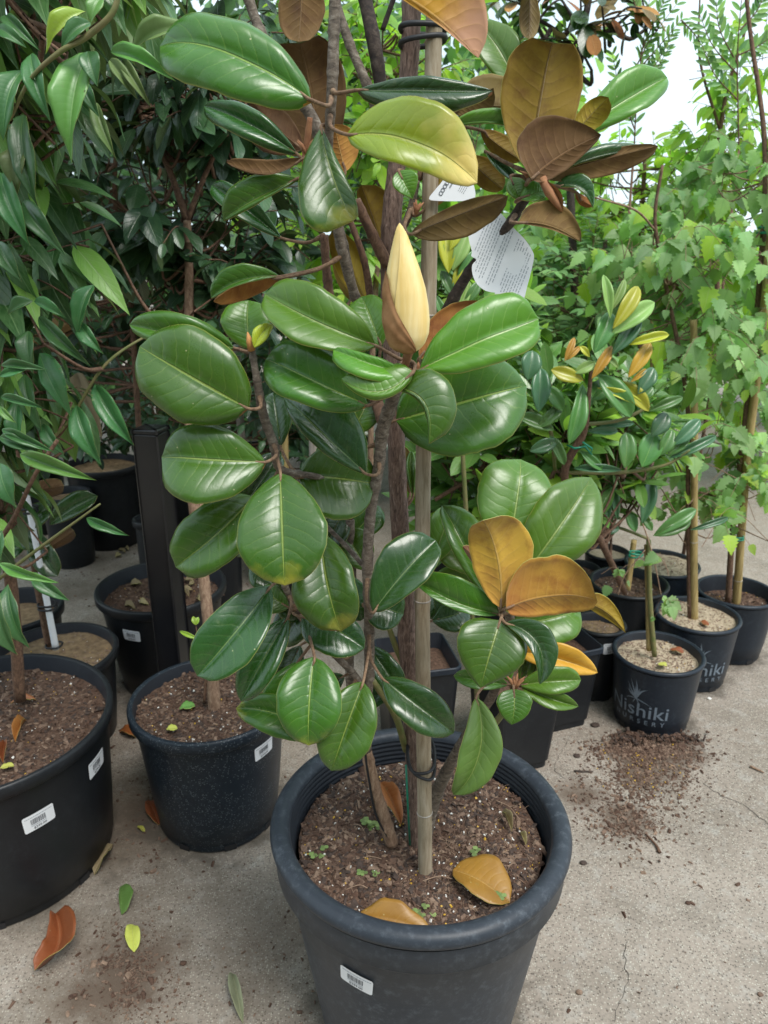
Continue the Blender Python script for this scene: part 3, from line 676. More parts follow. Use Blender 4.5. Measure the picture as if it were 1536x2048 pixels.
def emblem(mb, P, th0, z0, off):
    """spiky plant with roots, drawn on the pot wall"""
    r = rr(P['rt'], P['rb'], P['h'], z0)
    def blade(pts, w0):
        C = catmull(pts, 6); n = len(C); V = []; F = []
        for i, (x, y) in enumerate(C):
            x2, y2 = C[min(i + 1, n - 1)]; x1, y1 = C[max(i - 1, 0)]
            l = math.hypot(x2 - x1, y2 - y1) or 1; nx, ny = -(y2 - y1) / l, (x2 - x1) / l
            t = i / (n - 1); wd = w0 * (math.sin(math.pi * min(1, t * .9 + .12)) ** .8 * (1 - t * .6) + .02) * (0.02 if i == n - 1 else 1)
            for s in (-1, 1): V.append(surf(P, th0 + (x + nx * wd * s) / r, z0 + y + ny * wd * s, off))
            if i: F.append((2 * i - 2, 2 * i - 1, 2 * i + 1, 2 * i))
        mb.add(V, F)
    S = .00135
    for pts, w0 in (([(0, 0), (-9, 8), (-22, 16)], 1.8), ([(0, 0), (-10, 14), (-21, 34)], 2.2), ([(0, 0), (-6, 20), (-14, 44)], 2.4), ([(0, 0), (-2, 20), (-3, 30)], 1.6),
                    ([(0, 0), (1, 22), (-3, 46)], 2.6), ([(0, 0), (4, 16), (7, 28)], 1.8), ([(0, 0), (6, 14), (12, 22), (22, 28)], 2.6), ([(0, 0), (-14, 10), (-17, 24)], 1.4),
                    ([(0, 0), (-14, -2), (-24, -8)], 1.3), ([(0, 0), (14, -4), (34, -12)], 1.6), ([(0, 0), (6, -10), (10, -18)], 1.1), ([(0, 0), (-5, -8), (-6, -14)], 1.1)):
        blade([(x * S, y * S) for x, y in pts], w0 * S)
def logo_on(P, th_end):
    r = rr(P['rt'], P['rb'], P['h'], .09)
    mb = MB(); w_ = .158
    th = th_end - w_ / 2 / r; z0 = 0
    text_on(mb, P, 'Nishiki', .061, th, .068, 0, 0, 0, .0007, bold=.0004, spacing=1.02)
    text_on(mb, P, 'NURSERY', .020, th, .045, 0, .006, 0, .0007, spacing=1.95, bold=.0002)
    emblem(mb, P, th - .002 / r, .124, .0007)
    o = mb.build('printed_logo', [M['logo']], P['t'], smooth=False); return o
logo_on(P_logo, R(-1)); logo_on(P_logo2, R(29))

# ------------------------------------------------------------------ black steel post
pb = G(330, 1370, 0); pc = U(326, 1100, 1.87)
t = thing('steel_post', 'square black steel post standing behind the dewy blue-black pot', 'post', (pc.x, 1.87, 0))
def box(mb, cx, cy, z0, z1, hx, hy, rot=0, bev=.006, m=0):
    V = []; rings = []
    for (z, k) in ((z0, 0), (z1 - bev, 0), (z1, 1)):
        for q, (sx, sy) in enumerate(((1, 1), (-1, 1), (-1, -1), (1, -1))):
            d = bev * k
            for (ex, ey) in ((bev, 0), (0, bev)) if q % 2 == 0 else ((0, bev), (bev, 0)):
                x = sx * (hx - ex * 1.0 - d * .7); y = sy * (hy - ey * 1.0 - d * .7)
                c_, s_ = math.cos(rot), math.sin(rot); V.append((cx + x * c_ - y * s_, cy + x * s_ + y * c_, z))
    n = 8; F = []
    for i in range(2):
        for k in range(n): F.append((i * n + k, i * n + (k + 1) % n, (i + 1) * n + (k + 1) % n, (i + 1) * n + k))
    F.append(tuple(2 * n + k for k in range(n))); F.append(tuple(range(n - 1, -1, -1)))
    mb.add(V, F, m)
mb = MB(); box(mb, pc.x, 1.87, .006, .88, .035, .035, R(-12), .004); mb.build('shaft', [M['steel']], t, False)
mb = MB(); box(mb, pc.x, 1.87, .8805, .892, .0362, .0362, R(-12), .004); mb.build('cap', [M['steel']], t, False)
mb = MB(); box(mb, pc.x, 1.87, .0, .0055, .085, .085, R(-14), .002); mb.build('base_plate', [M['steel']], t, False)

# ------------------------------------------------------------------ the magnolia
mag = thing('magnolia_tree', 'young magnolia with glossy green rust-backed leaves and one cream flower bud', 'tree', (.06, 1.03, P_main['soil_z']))
SK = []      # skeleton samples for the leaf stalks
def px_branch(name, pts, mat, parent=mag, knob=0.0, step=10, sides=12, sk=True, seed=1):
    C = catmull(pts, step); W3 = []; Rd = []; rg = random.Random(seed)
    for (x, y, Y, r) in C:
        p = U(x, y, Y); W3.append(p); Rd.append(r * zdepth(p) / FPX)
    if knob:
        for i in range(len(Rd)):
            Rd[i] *= 1 + knob * noise.noise(W3[i] * 45) + (knob * 1.3 if i % 7 == 3 else 0)
    mb = MB(); tube(mb, W3, Rd, sides)
    if sk: SK.extend(W3)
    return mb.build(name, [M[mat]], parent)
px_branch('trunk', [(824, -120, 1.03, 19), (822, 60, 1.03, 19), (812, 200, 1.03, 18), (795, 320, 1.03, 17), (784, 430, 1.03, 20), (779, 560, 1.03, 18), (783, 700, 1.03, 17), (791, 850, 1.03, 17), (797, 1000, 1.03, 18), (806, 1150, 1.03, 18), (818, 1320, 1.03, 19), (828, 1500, 1.03, 18), (836, 1700, 1.035, 20)], 'bark_r', knob=.05, step=14, sides=18)
BR = [
 ([(672, -60, .93, 12), (668, 60, .93, 11.5), (664, 180, .93, 11), (657, 300, .95, 9.5), (664, 400, .98, 9), (690, 520, 1.0, 10), (712, 600, 1.02, 10)], 'bark_g', .10),
 ([(486, -40, 1.02, 10), (520, 60, 1.02, 10), (590, 180, 1.0, 11), (636, 265, 1.0, 12), (668, 420, 1.02, 12), (700, 560, 1.03, 11)], 'bark_g', .1),
 ([(660, -30, 1.04, 9), (700, 90, 1.04, 9.5), (745, 200, 1.04, 9.5), (762, 300, 1.05, 9)], 'bark_g', .1),
 ([(722, -40, 1.06, 13), (745, 70, 1.05, 14), (760, 160, 1.05, 13), (770, 260, 1.05, 12)], 'bark_k', .06),
 ([(765, 60, 1.06, 5), (790, -10, 1.06, 5)], 'bark_k', .06),
 ([(712, 400, 1.0, 9), (745, 470, 1.01, 11), (775, 530, 1.02, 12)], 'bark_b', .06),
 ([(648, 470, 1.06, 8), (655, 560, 1.06, 9), (668, 640, 1.06, 8)], 'bark_b', .1),
 ([(700, 440, 1.04, 6), (728, 520, 1.04, 7), (742, 600, 1.04, 7)], 'bark_b', .1),
 ([(835, 360, 1.0, 6), (818, 430, 1.01, 8), (795, 470, 1.02, 9)], 'bark_g', .08),
 ([(812, 720, .86, 9), (800, 750, .90, 10), (785, 800, .93, 13), (765, 860, .94, 13), (758, 930, .94, 12), (742, 1020, .94, 11), (735, 1120, .94, 11), (738, 1230, .95, 10), (738, 1350, .96, 11), (728, 1430, .98, 11), (733, 1500, .995, 11)], 'bark_g', .10),
 ([(733, 1500, .995, 11), (748, 1570, 1.0, 12), (766, 1630, 1.005, 13), (784, 1686, 1.01, 14)], 'bark_t', .10),
 ([(735, 760, 1.0, 11), (752, 800, .98, 12), (768, 850, .95, 12)], 'bark_b', .06),
 ([(503, 697, .87, 7), (514, 760, .87, 8), (527, 830, .88, 9.5), (548, 890, .89, 9), (562, 938, .9, 8), (640, 955, .93, 6), (735, 985, .94, 6)], 'bark_g', .14),
 ([(563, 1155, .93, 6), (590, 1215, .94, 8), (640, 1280, .95, 7), (700, 1340, .95, 7), (735, 1385, .96, 7)], 'bark_g', .1),
 ([(1014, 1205, .90, 9), (1020, 1245, .91, 9), (1010, 1320, .93, 9), (985, 1390, .95, 9), (940, 1460, .98, 10), (900, 1530, 1.0, 12), (868, 1600, 1.03, 14), (850, 1680, 1.03, 12)], 'bark_g', .08),
 ([(1028, 1372, .93, 5), (1010, 1420, .95, 6), (965, 1475, .97, 8)], 'twig_g', .05),
 ([(1064, 350, .96, 8), (1048, 400, .97, 10), (1010, 460, .98, 10), (945, 535, 1.0, 11), (900, 610, 1.01, 12), (865, 690, 1.02, 13), (825, 780, 1.03, 14)], 'bark_k', .1),
 ([(770, 1230, 1.03, 5), (790, 1290, 1.03, 6), (812, 1340, 1.03, 6)], 'twig_g', .0),
 ([(640, 1040, .98, 4), (690, 1090, .97, 5), (735, 1140, .95, 5)], 'bark_g', .1),
 ([(700, 1040, 1.0, 9), (705, 1200, 1.0, 9), (700, 1370, 1.0, 8), (735, 1420, 1.0, 7)], 'bark_g', .1),
 ([(620, 235, .98, 5), (612, 320, .99, 8), (625, 380, 1.0, 9), (668, 450, 1.02, 9)], 'felt', .1),
 ([(745, 1360, .96, 6), (790, 1430, 1.0, 7), (812, 1500, 1.03, 7)], 'twig_g', .05),
]
for i, (pts, m, kn) in enumerate(BR): px_branch('branch', pts, m, knob=kn, seed=i)
# felted leaf nodes
for (x, y, Y, l) in ((612, 300, .985, 40), (1062, 355, .955, 26), (1012, 1205, .895, 30), (1030, 1370, .925, 26), (838, 745, .87, 22), (832, 420, .99, 20)):
    mb = MB(); rg = random.Random(int(x))
    for k in range(7):
        a = rg.uniform(-1.2, 1.2); ll = l * rg.uniform(.6, 1.1)
        p = [U(x, y + 8, Y), U(x + math.sin(a) * ll * .5, y - math.cos(a) * ll * .5, Y - .004), U(x + math.sin(a) * ll, y - math.cos(a) * ll, Y)]
        rr_ = 3.6 * zdepth(p[0]) / FPX; tube(mb, p, [rr_, rr_ * .9, rr_ * .25], 6)
    mb.build('shoot_tip', [M['felt']], mag)

def hero_leaf(base, tip, wl, wr, Y, nx=0.0, nz=None, bow=0, a=.78, b=.5, fold=.27, cup=0.0, arch=.14, wave=.03, side='t', top='top', und='und', parent=None, name='leaf', stalk=True, bulge=.22, rough_=.016, notch=0.0, dY=0.0, nu=22, nv=14, th=.0006, ph=None, tw=0.0, roll=0.0, skew=0.0):
    parent = mag if parent is None else (parent or None)
    rg = random.Random(int(base[0] * 7 + base[1] * 13 + tip[0]))
    cy = (base[1] + tip[1]) / 2; cx = (base[0] + tip[0]) / 2
    tcurl = 0.0
    if parent is mag: wl *= 1.12; wr *= 1.12; tcurl = rg.uniform(-.15, .75); roll = roll or rg.uniform(0, .45); bow += rg.uniform(-4, 4); b += .05
    if nz is None: nz = (.30 + .5 * min(1, max(0, (cy - 200) / 1300))) if side == 't' else .02
    elif side == 't' and parent is mag and nz < 2: nz *= (.92 if top in ('topd', 'topt') else .70)
    nx = nx + rg.uniform(-.10, .10); ph = rg.uniform(0, 6.28) if ph is None else ph
    N = Vector((nx, -1, nz)).normalized(); C = U(cx, cy, Y)
    def pl(x, y):
        d = ray(x, y); return CAM + d * ((C - CAM).dot(N) / d.dot(N))
    bx, by = base; tx, ty = tip; dx, dy = tx - bx, ty - by; L = math.hypot(dx, dy); lx, ly = dy / L, -dx / L
    Lw = (pl(tx, ty) - pl(bx, by)).length
    s = 1 if side == 't' else -1
    mxp = ((a / (a + b)) ** a) * ((b / (a + b)) ** b)
    V = []; UVs = []; F = []; mi = []
    for i in range(nu + 1):
        u = i / nu; u_ = .5 - .5 * math.cos(math.pi * u) if False else u
        u_ = u ** 1.0
        pf = (u_ ** a) * ((1 - u_) ** b) / mxp if 0 < u_ < 1 else 0.0
        # tighter spacing near tip for roundness
        mxd, myd = bx + dx * u_ + lx * bow * 4 * u_ * (1 - u_), by + dy * u_ + ly * bow * 4 * u_ * (1 - u_)
        tdx, tdy = dx + lx * bow * 4 * (1 - 2 * u_), dy + ly * bow * 4 * (1 - 2 * u_)
        tl = math.hypot(tdx, tdy); qx, qy = tdy / tl, -tdx / tl
        qx, qy = (qx + lx) / 2, (qy + ly) / 2
        for k in range(nv + 1):
            v = -1 + 2 * k / nv; wd = (wl if v < 0 else wr) * pf * (1 + .09 * noise.noise(Vector((u_ * 3.5, base[0] * .37 + (3 if v < 0 else 0), 1.5))) + .03 * noise.noise(Vector((u_ * 14, base[1] * .31 + (3 if v < 0 else 0), 2.5))))
            vv = abs(v)
            off = -v * wd                          # v<0 = left
            x = mxd + qx * off + dx / L * skew * vv * wd; y = myd + qy * off + dy / L * skew * vv * wd
            if notch:
                nn = notch * max(0, 1 - vv * wd / (.45 * max(wl, wr))) ** 2 * u_ ** 10; x -= dx * nn; y -= dy * nn
            p = pl(x, y)
            wn = min(1.0, wd / (max(wl, wr) + 1e-6))
            d = s * fold * vv * wn * Lw * .5 + s * cup * v * v * wn * Lw * .5
            d -= s * arch * (2 * u_ - 1) ** 2 * Lw * .5
            d -= s * tcurl * max(0, u_ - .68) ** 2 * Lw * 1.4
            d += s * bulge * math.sin(math.pi * vv ** .75) * wn * Lw * .12
            d += rough_ * Lw * noise.noise(p * 22 + Vector((base[0], 0, 0))) * min(1, pf * 2)
            d += wave * math.sin(u_ * 9 + ph + (1.7 if v > 0 else 0)) * v * v * Lw * .5 * (1 if pf > .2 else pf * 5)
            d += wave * .35 * math.sin(u_ * 23 + ph * 2) * vv * vv * vv * Lw * .5 * min(1, pf * 2)
            d += tw * v * u_ * wd * zdepth(p) / FPX
            d -= roll * max(0, vv - .6) ** 2 * 4 * Lw * .2 * s
            p = p + N * d + Vector((0, dY * (u_ - .5), 0))
            V.append(p); UVs.append((u_, .5 + .5 * v))
    n1 = len(V); W_ = nv + 1
    V2 = [Vector(p) - N * th for p in V]
    V = [p + N * th for p in V]
    for i in range(nu):
        for k in range(nv):
            a_, b_, c_, d_ = i * W_ + k, i * W_ + k + 1, (i + 1) * W_ + k + 1, (i + 1) * W_ + k
            F.append((a_, b_, c_, d_)); mi.append(0)
            F.append((n1 + d_, n1 + c_, n1 + b_, n1 + a_)); mi.append(1)
    for i in range(nu):
        for k in (0, nv):
            p, q = i * W_ + k, (i + 1) * W_ + k
            F.append((p, q, n1 + q, n1 + p) if k == 0 else (q, p, n1 + p, n1 + q)); mi.append(2)
    mt = [M[top], M[und]] if side == 't' else [M[und], M[top]]
    o = obj(name, V + V2, F, mt + [M['edge']], parent, mi, UVs + UVs)
    if stalk and parent is mag:
        B = V[nv // 2]; B = (B + V2[nv // 2]) / 2
        best = min(SK, key=lambda q: (q - B).length + abs(q.z - B.z) * .0)
        if (best - B).length < .12:
            dirl = (V[W_ * 3 + nv // 2] - V[nv // 2]).normalized()
            m_ = (B + best) / 2 - dirl * .008 + Vector((0, 0, -.003))
            C3 = catmull([tuple(best), tuple(m_), tuple(B - dirl * .001), tuple(B + dirl * .012)], 5)
            mb = MB(); n_ = len(C3); tube(mb, [Vector(q) for q in C3], [.0026 - .0012 * i / n_ if i > 2 else .0032 for i in range(n_)], 7)
            mb.build('leaf_stalk', [M['stalk']], o)
    return o
H = hero_leaf
# --- upper group
H((618, 188), (302, 62), 78, 66, .84, bow=-12, a=.62, b=.42, fold=.1, arch=.12, top='top', nz=.5)
H((592, 302), (404, 205), 34, 26, 1.0, top='topd', bow=-8)
H((642, 330), (600, 80), 70, 66, 1.10, side='b', und='undd', a=.7, b=.34, fold=.14, notch=.07, nu=34, nv=20)
H((605, 300), (505, 205), 48, 30, 1.06, side='b', und='undd', a=.7)
H((604, -70), (597, 88), 42, 40, 1.03, side='b', und='undd', a=.6, b=.45)
H((608, 318), (458, 328), 2, 26, .97, side='b', und='undd', bow=22, a=.7, fold=.05)
H((592, 352), (440, 432), 10, 34, .98, bow=8, top='top')
H((642, 246), (706, 436), 22, 78, .90, bow=-14, a=.9, b=.34, fold=.2, top='topt', nz=.55, skew=.25)
H((714, 176), (985, 180), 26, 44, .88, bow=-6, a=.7, b=.7, fold=.12, top='topd', arch=.06, nz=.4)
H((692, 254), (960, 346), 74, 52, .84, bow=12, a=.62, b=.55, fold=.16, arch=.2, top='topy', und='undy', nz=.55)
H((700, 262), (762, 250), 16, 10, .98, top='topl', stalk=False)
H((798, 340), (826, 395), 26, 22, .97, top='topl', b=1.0)
H((775, 535), (724, 372), 18, 40, 1.07, side='b', und='undy', a=1.0, b=.4)
H((745, 630), (668, 462), 26, 30, 1.10, side='b', und='undy', a=.8)
H((700, 600), (690, 470), 30, 20, 1.12, side='b', und='undy')
H((848, 420), (922, 325), 22, 22, 1.0, side='b', und='undy', b=.7)
H((690, 345), (668, 250), 30, 36, 1.02, side='b', und='und', bow=0, b=.5)
H((822, 468), (1014, 394), 20, 40, .90, bow=3, side='b', und='undo', a=.7, b=.55, fold=.08, arch=.1)
H((1052, 345), (1098, 78), 70, 76, .97, side='b', und='undy', a=.72, b=.34, fold=.14, nx=.1, notch=.06, nu=34, nv=20)
H((1060, 360), (1198, 272), 82, 26, .93, bow=10, side='b', und='undd', a=.5, b=.75, fold=.15)
H((1082, 356), (1308, 296), 16, 30, .96, side='b', und='undd', bow=6, a=.7, fold=.05)
H((1088, 350), (1310, 292), 20, 3, .955, top='topd', bow=8, a=.7, fold=.02, nz=.4)
H((1160, 262), (1338, 150), 40, 36, 1.12, top='topl', nz=.7, a=.7, b=.5, arch=.1)
H((1140, 280), (1213, 198), 22, 26, 1.02, side='b', und='undy', b=.4)
H((1042, 176), (960, 40), 44, 34, 1.06, top='topl', nz=.6, bow=0)
H((1056, -40), (1056, 82), 19, 18, 1.05, side='b', und='undo')
H((912, 214), (1054, 214), 62, 8, 1.02, side='b', und='undo', a=.6, b=.6, bow=0)
H((905, 225), (985, 178), 4, 36, 1.0, side='b', und='undo')
H((960, 262), (1042, 322), 26, 18, 1.02, side='b', und='undy')
H((900, 250), (1044, 250), 20, 4, .98, bow=10, top='topl')
H((930, 312), (1005, 380), 30, 22, 1.04, side='b', und='undy')
H((972, 300), (1046, 372), 8, 14, 1.0, top='topd', b=.8)
H((930, 270), (900, 245), 20, 20, 1.05, side='b', und='undy')
H((758, -30), (954, 120), 100, 8, .80, bow=14, side='b', und='undv', a=.5, b=.62, fold=.1, nz=-.1)
H((1086, 362), (1124, 424), 9, 8, .93, side='b', und='und', b=.9, fold=-.5)
H((1108, 372), (1190, 408), 18, 6, .95, bow=18, top='topd', nz=.7, b=.7)
H((1150, 385), (1186, 412), 10, 8, .96, side='b', und='und')
H((1034, 446), (1158, 484), 46, 6, .92, bow=10, side='b', und='undd', a=.55, b=.6)
H((1022, 352), (1040, 395), 20, 16, .95, top='topl', nz=.7)
H((1040, 395), (1095, 378), 20, 16, .94, top='topl', nz=.8)
H((560, 470), (418, 360), 26, 20, 1.12, top='topd')
# --- middle group
H((752, 684), (527, 578), 56, 50, .86, bow=14, a=.62, b=.42, top='topl', nz=.9, arch=.14)
H((735, 806), (526, 708), 52, 58, .855, bow=8, a=.7, b=.42, top='top', nz=.7)
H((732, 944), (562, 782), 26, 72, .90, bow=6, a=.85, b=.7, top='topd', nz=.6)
H((826, 742), (682, 753), 12, 46, .80, bow=38, a=.42, b=.55, top='topl', nz=1.0, fold=.1, arch=.05)
H((822, 742), (665, 690), 34, 14, .81, bow=12, a=.5, b=.35, top='topl', nz=.9)
H((838, 736), (1078, 636), 62, 56, .86, bow=4, a=.75, b=.38, top='topl', nz=.95, arch=.08)
H((836, 716), (986, 614), 34, 30, .98, side='b', und='und', bow=12, b=.6)
H((790, 838), (1057, 764), 78, 96, .94, bow=-6, a=.55, b=.48, top='top', nz=.55, fold=.25)
H((770, 772), (858, 882), 60, 6, .79, bow=38, a=.5, b=.36, top='top', nz=.8, fold=.05)
H((760, 690), (722, 590), 40, 34, .98, top='topl', nz=.8)
H((493, 816), (272, 690), 80, 82, .84, bow=4, a=.55, b=.44, top='top', und='und', nz=.35, fold=.12)
H((466, 692), (252, 642), 26, 36, .90, bow=8, a=.6, b=.5, top='top', nz=.6)
H((558, 548), (418, 590), 10, 22, .96, bow=-10, top='top', nz=.8, und='und')
H((562, 556), (430, 602), 30, 4, .975, bow=-14, side='b', und='und')
H((500, 696), (496, 598), 48, 40, 1.0, top='topl', a=.7, b=.5)
H((508, 694), (545, 646), 15, 14, .86, top='newleaf', b=.8, stalk=False)
H((530, 920), (316, 906), 84, 62, .84, bow=8, a=.72, b=.42, top='top', nz=.85)
H((506, 990), (345, 1132), 58, 56, .86, bow=8, a=.62, b=.4, top='top', nz=.75, arch=.16)
H((558, 940), (566, 1166), 80, 80, .80, bow=0, a=.74, b=.48, top='topt', nz=.8, fold=.1, arch=.16)
H((598, 950), (752, 966), 58, 78, .93, bow=0, a=.55, b=.42, top='top', nz=.7)
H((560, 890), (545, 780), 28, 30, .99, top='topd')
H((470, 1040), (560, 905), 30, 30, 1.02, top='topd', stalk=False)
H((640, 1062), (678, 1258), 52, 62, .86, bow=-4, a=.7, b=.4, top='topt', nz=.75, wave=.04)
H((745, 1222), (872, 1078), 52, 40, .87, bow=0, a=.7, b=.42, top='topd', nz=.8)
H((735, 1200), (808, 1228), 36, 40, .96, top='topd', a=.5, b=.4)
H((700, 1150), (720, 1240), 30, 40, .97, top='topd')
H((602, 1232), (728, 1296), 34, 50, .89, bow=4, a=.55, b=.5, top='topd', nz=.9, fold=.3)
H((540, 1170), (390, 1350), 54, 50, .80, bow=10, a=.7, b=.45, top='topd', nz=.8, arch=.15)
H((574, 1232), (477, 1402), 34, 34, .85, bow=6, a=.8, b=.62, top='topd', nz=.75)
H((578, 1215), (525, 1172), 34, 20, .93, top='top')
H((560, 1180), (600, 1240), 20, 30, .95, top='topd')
H((648, 1478), (468, 1414), 40, 34, .87, bow=-14, a=.7, b=.6, top='topt', nz=.9)
H((595, 1325), (535, 1440), 38, 34, .90, top='top', nz=.6)
H((628, 1312), (616, 1492), 56, 58, .80, bow=0, a=.62, b=.5, top='topt', nz=.75, wave=.035, arch=.14)
H((727, 1364), (662, 1546), 50, 50, .81, bow=0, a=.7, b=.62, top='top', nz=.75, wave=.03)
H((765, 1355), (912, 1466), 36, 40, .86, bow=0, a=.7, b=.55, top='topd', nz=.8)
H((956, 1396), (912, 1598), 34, 38, .86, bow=22, a=.7, b=.6, top='topm', nz=.65)
H((640, 1080), (665, 1020), 30, 24, 1.02, side='b', und='und')
H((690, 1080), (760, 1010), 30, 30, 1.04, top='top')
H((820, 985), (800, 890), 16, 18, 1.06, side='b', und='undo')
H((826, 990), (822, 900), 8, 10, 1.05, top='top')
H((500, 1120), (560, 1175), 20, 28, .98, top='topd')
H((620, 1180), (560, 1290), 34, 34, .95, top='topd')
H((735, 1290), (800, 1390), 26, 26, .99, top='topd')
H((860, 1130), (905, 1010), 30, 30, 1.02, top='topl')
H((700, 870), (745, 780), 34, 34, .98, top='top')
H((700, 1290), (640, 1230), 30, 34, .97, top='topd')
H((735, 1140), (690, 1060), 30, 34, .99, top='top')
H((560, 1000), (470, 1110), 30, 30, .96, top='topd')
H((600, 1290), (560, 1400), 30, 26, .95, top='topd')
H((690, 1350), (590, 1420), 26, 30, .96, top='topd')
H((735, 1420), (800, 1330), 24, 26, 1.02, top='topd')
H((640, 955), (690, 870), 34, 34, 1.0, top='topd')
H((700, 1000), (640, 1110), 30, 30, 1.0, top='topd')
# --- lower right cluster
H((1020, 1100), (1048, 912), 74, 60, .98, a=.62, b=.42, top='topl', nz=.8, fold=.08, bow=0)
H((1066, 1130), (1192, 948), 58, 66, .94, a=.62, b=.66, top='topl', nz=.85, fold=.2, bow=0)
H((990, 1205), (888, 1006), 24, 40, .95, a=.6, b=.45, top='top', nz=.8, bow=6)
H((1000, 1208), (962, 1028), 48, 66, .87, a=.6, b=.42, side='b', und='undr', nz=-.05, bow=-14, fold=.2)
H((1010, 1212), (1188, 1188), 72, 34, .86, a=.55, b=.42, side='b', und='undr', nz=0, bow=6, fold=.15)
H((998, 1195), (924, 1086), 10, 12, .89, side='b', und='und', fold=.4, b=.6)
H((1000, 1228), (820, 1150), 14, 40, .89, a=.62, b=.6, bow=10, top='top', nz=.8)
H((1002, 1240), (962, 1376), 62, 66, .82, a=.5, b=.85, top='top', nz=.85, bow=0)
H((1012, 1244), (1082, 1368), 30, 18, .81, a=.6, b=.55, bow=32, top='topd', nz=.8)
H((1030, 1250), (1168, 1218), 44, 50, .99, a=.5, b=.45, top='topl', nz=.9, bow=0)
H((975, 1150), (872, 1068), 36, 40, 1.02, top='topl', nz=.9)
H((975, 1190), (865, 1160), 24, 34, 1.04, top='topl', nz=.8)
H((865, 1240), (940, 1216), 26, 34, 1.08, top='topd', nz=.9)
H((860, 1160), (870, 1240), 30, 20, 1.10, top='topd')
H((1034, 1302), (1202, 1348), 28, 22, .95, bow=10, side='t', top='yel', und='yel', nz=.7, a=.6, b=.7)
H((1150, 1200), (1246, 1256), 20, 12, 1.0, bow=14, side='b', und='undy', b=.8)
H((1040, 1370), (1164, 1360), 28, 24, .92, top='topl', nz=.9, bow=6)
H((1044, 1374), (1160, 1414), 18, 18, .915, top='topl', nz=.8, b=.8)
H((1028, 1378), (1024, 1450), 30, 34, .90, top='top', nz=.8, a=.5, b=.8)
H((1018, 1370), (910, 1352), 16, 20, .93, top='top', nz=.8)
H((1020, 1362), (1002, 1296), 18, 18, .95, top='topl')
H((1058, 1364), (1100, 1290), 18, 26, .96, top='top')
H((1040, 1360), (1060, 1298), 12, 14, .97, top='topl')

# flower bud
def bud():
    ax0, ax1 = U(818, 704, .815), U(799, 446, .80)
    A = (ax1 - ax0); L = A.length; Z = A.normalized(); X = Vector((1, 0, 0)); X = (X - Z * X.dot(Z)).normalized(); Yv = Z.cross(X)
    k = zdepth(ax0) / FPX
    prof = [(0, 13), (.02, 23), (.06, 33), (.14, 41), (.24, 43.5), (.36, 42.5), (.5, 39), (.65, 31.5), (.8, 21), (.9, 13), (.96, 7.5), (.99, 3.5), (1, .5)]
    def pr(t):
        return float(np.interp(t, [q[0] for q in prof], [q[1] for q in prof])) * k
    V = []; F = []; n = 40; ns_ = 30
    for i in range(n + 1):
        t = i / n
        for j in range(ns_):
            a = 2 * math.pi * j / ns_; r = pr(t) * (1 + .035 * math.sin(2 * a + t * 4) + .02 * math.sin(5 * a + t * 3))
            V.append(ax0 + A * t + X * r * math.cos(a) + Yv * r * math.sin(a))
    for i in range(n):
        for j in range(ns_): F.append((i * ns_ + j, i * ns_ + (j + 1) % ns_, (i + 1) * ns_ + (j + 1) % ns_, (i + 1) * ns_ + j))
    b = obj('flower_bud', V, F, M['tepal'], mag)
    # overlapping tepal seam
    V = []; F = []
    for i in range(31):
        t = .04 + .9 * i / 30
        for j in range(9):
            a = R(-150 + 6 * t * 10) + R(95) * j / 8 + (1 - t) * .2
            r = pr(t) * 1.035 * (1 - .03 * (j == 8)) + .0004
            V.append(ax0 + A * t + X * r * math.cos(a) + Yv * r * math.sin(a))
    for i in range(30):
        for j in range(8): F.append((i * 9 + j, i * 9 + j + 1, (i + 1) * 9 + j + 1, (i + 1) * 9 + j))
    obj('tepal', V, F, M['tepal'], b)
    # felted bract: from the left side sweeping down across the front
    V = []; F = []; na = 30; nh = 20
    for j in range(na + 1):
        a = R(-215 + 160 * j / na)         # -90 faces the camera, -180 left
        s = j / na
        topt = float(np.interp(math.cos(a), [-1, -.8, -.4, -.02, .3, .55], [.66, .61, .37, .22, .09, .01]))
        for i in range(nh + 1):
            t = topt * i / nh
            r = pr(t) * 1.06 + .0010 + .0005 * math.sin(i * .9)
            V.append(ax0 + A * t + X * r * math.cos(a) + Yv * r * math.sin(a))
    for j in range(na):
        for i in range(nh): F.append((j * (nh + 1) + i, (j + 1) * (nh + 1) + i, (j + 1) * (nh + 1) + i + 1, j * (nh + 1) + i + 1))
    obj('bract', V, F, M['bract'], b)
    mb = MB(); tube(mb, [U(808, 752, .86), U(812, 725, .83), U(818, 700, .815)], [9 * k, 8 * k, 11 * k], 10); mb.build('bud_stalk', [M['felt']], b)
bud()
mb = MB(); tube(mb, [U(503, 700, .865), U(499, 682, .862), U(495, 664, .862)], [.0045, .004, .0006], 7); mb.build('stipule', [M['stip']], mag)
# dangling rusty leaf husk
mb = MB(); tube(mb, [U(1084, 356, .93), U(1098, 385, .925), U(1112, 405, .925), U(1128, 428, .93)], [.005, .0055, .004, .001], 7); mb.build('leaf_husk', [M['felt']], mag)

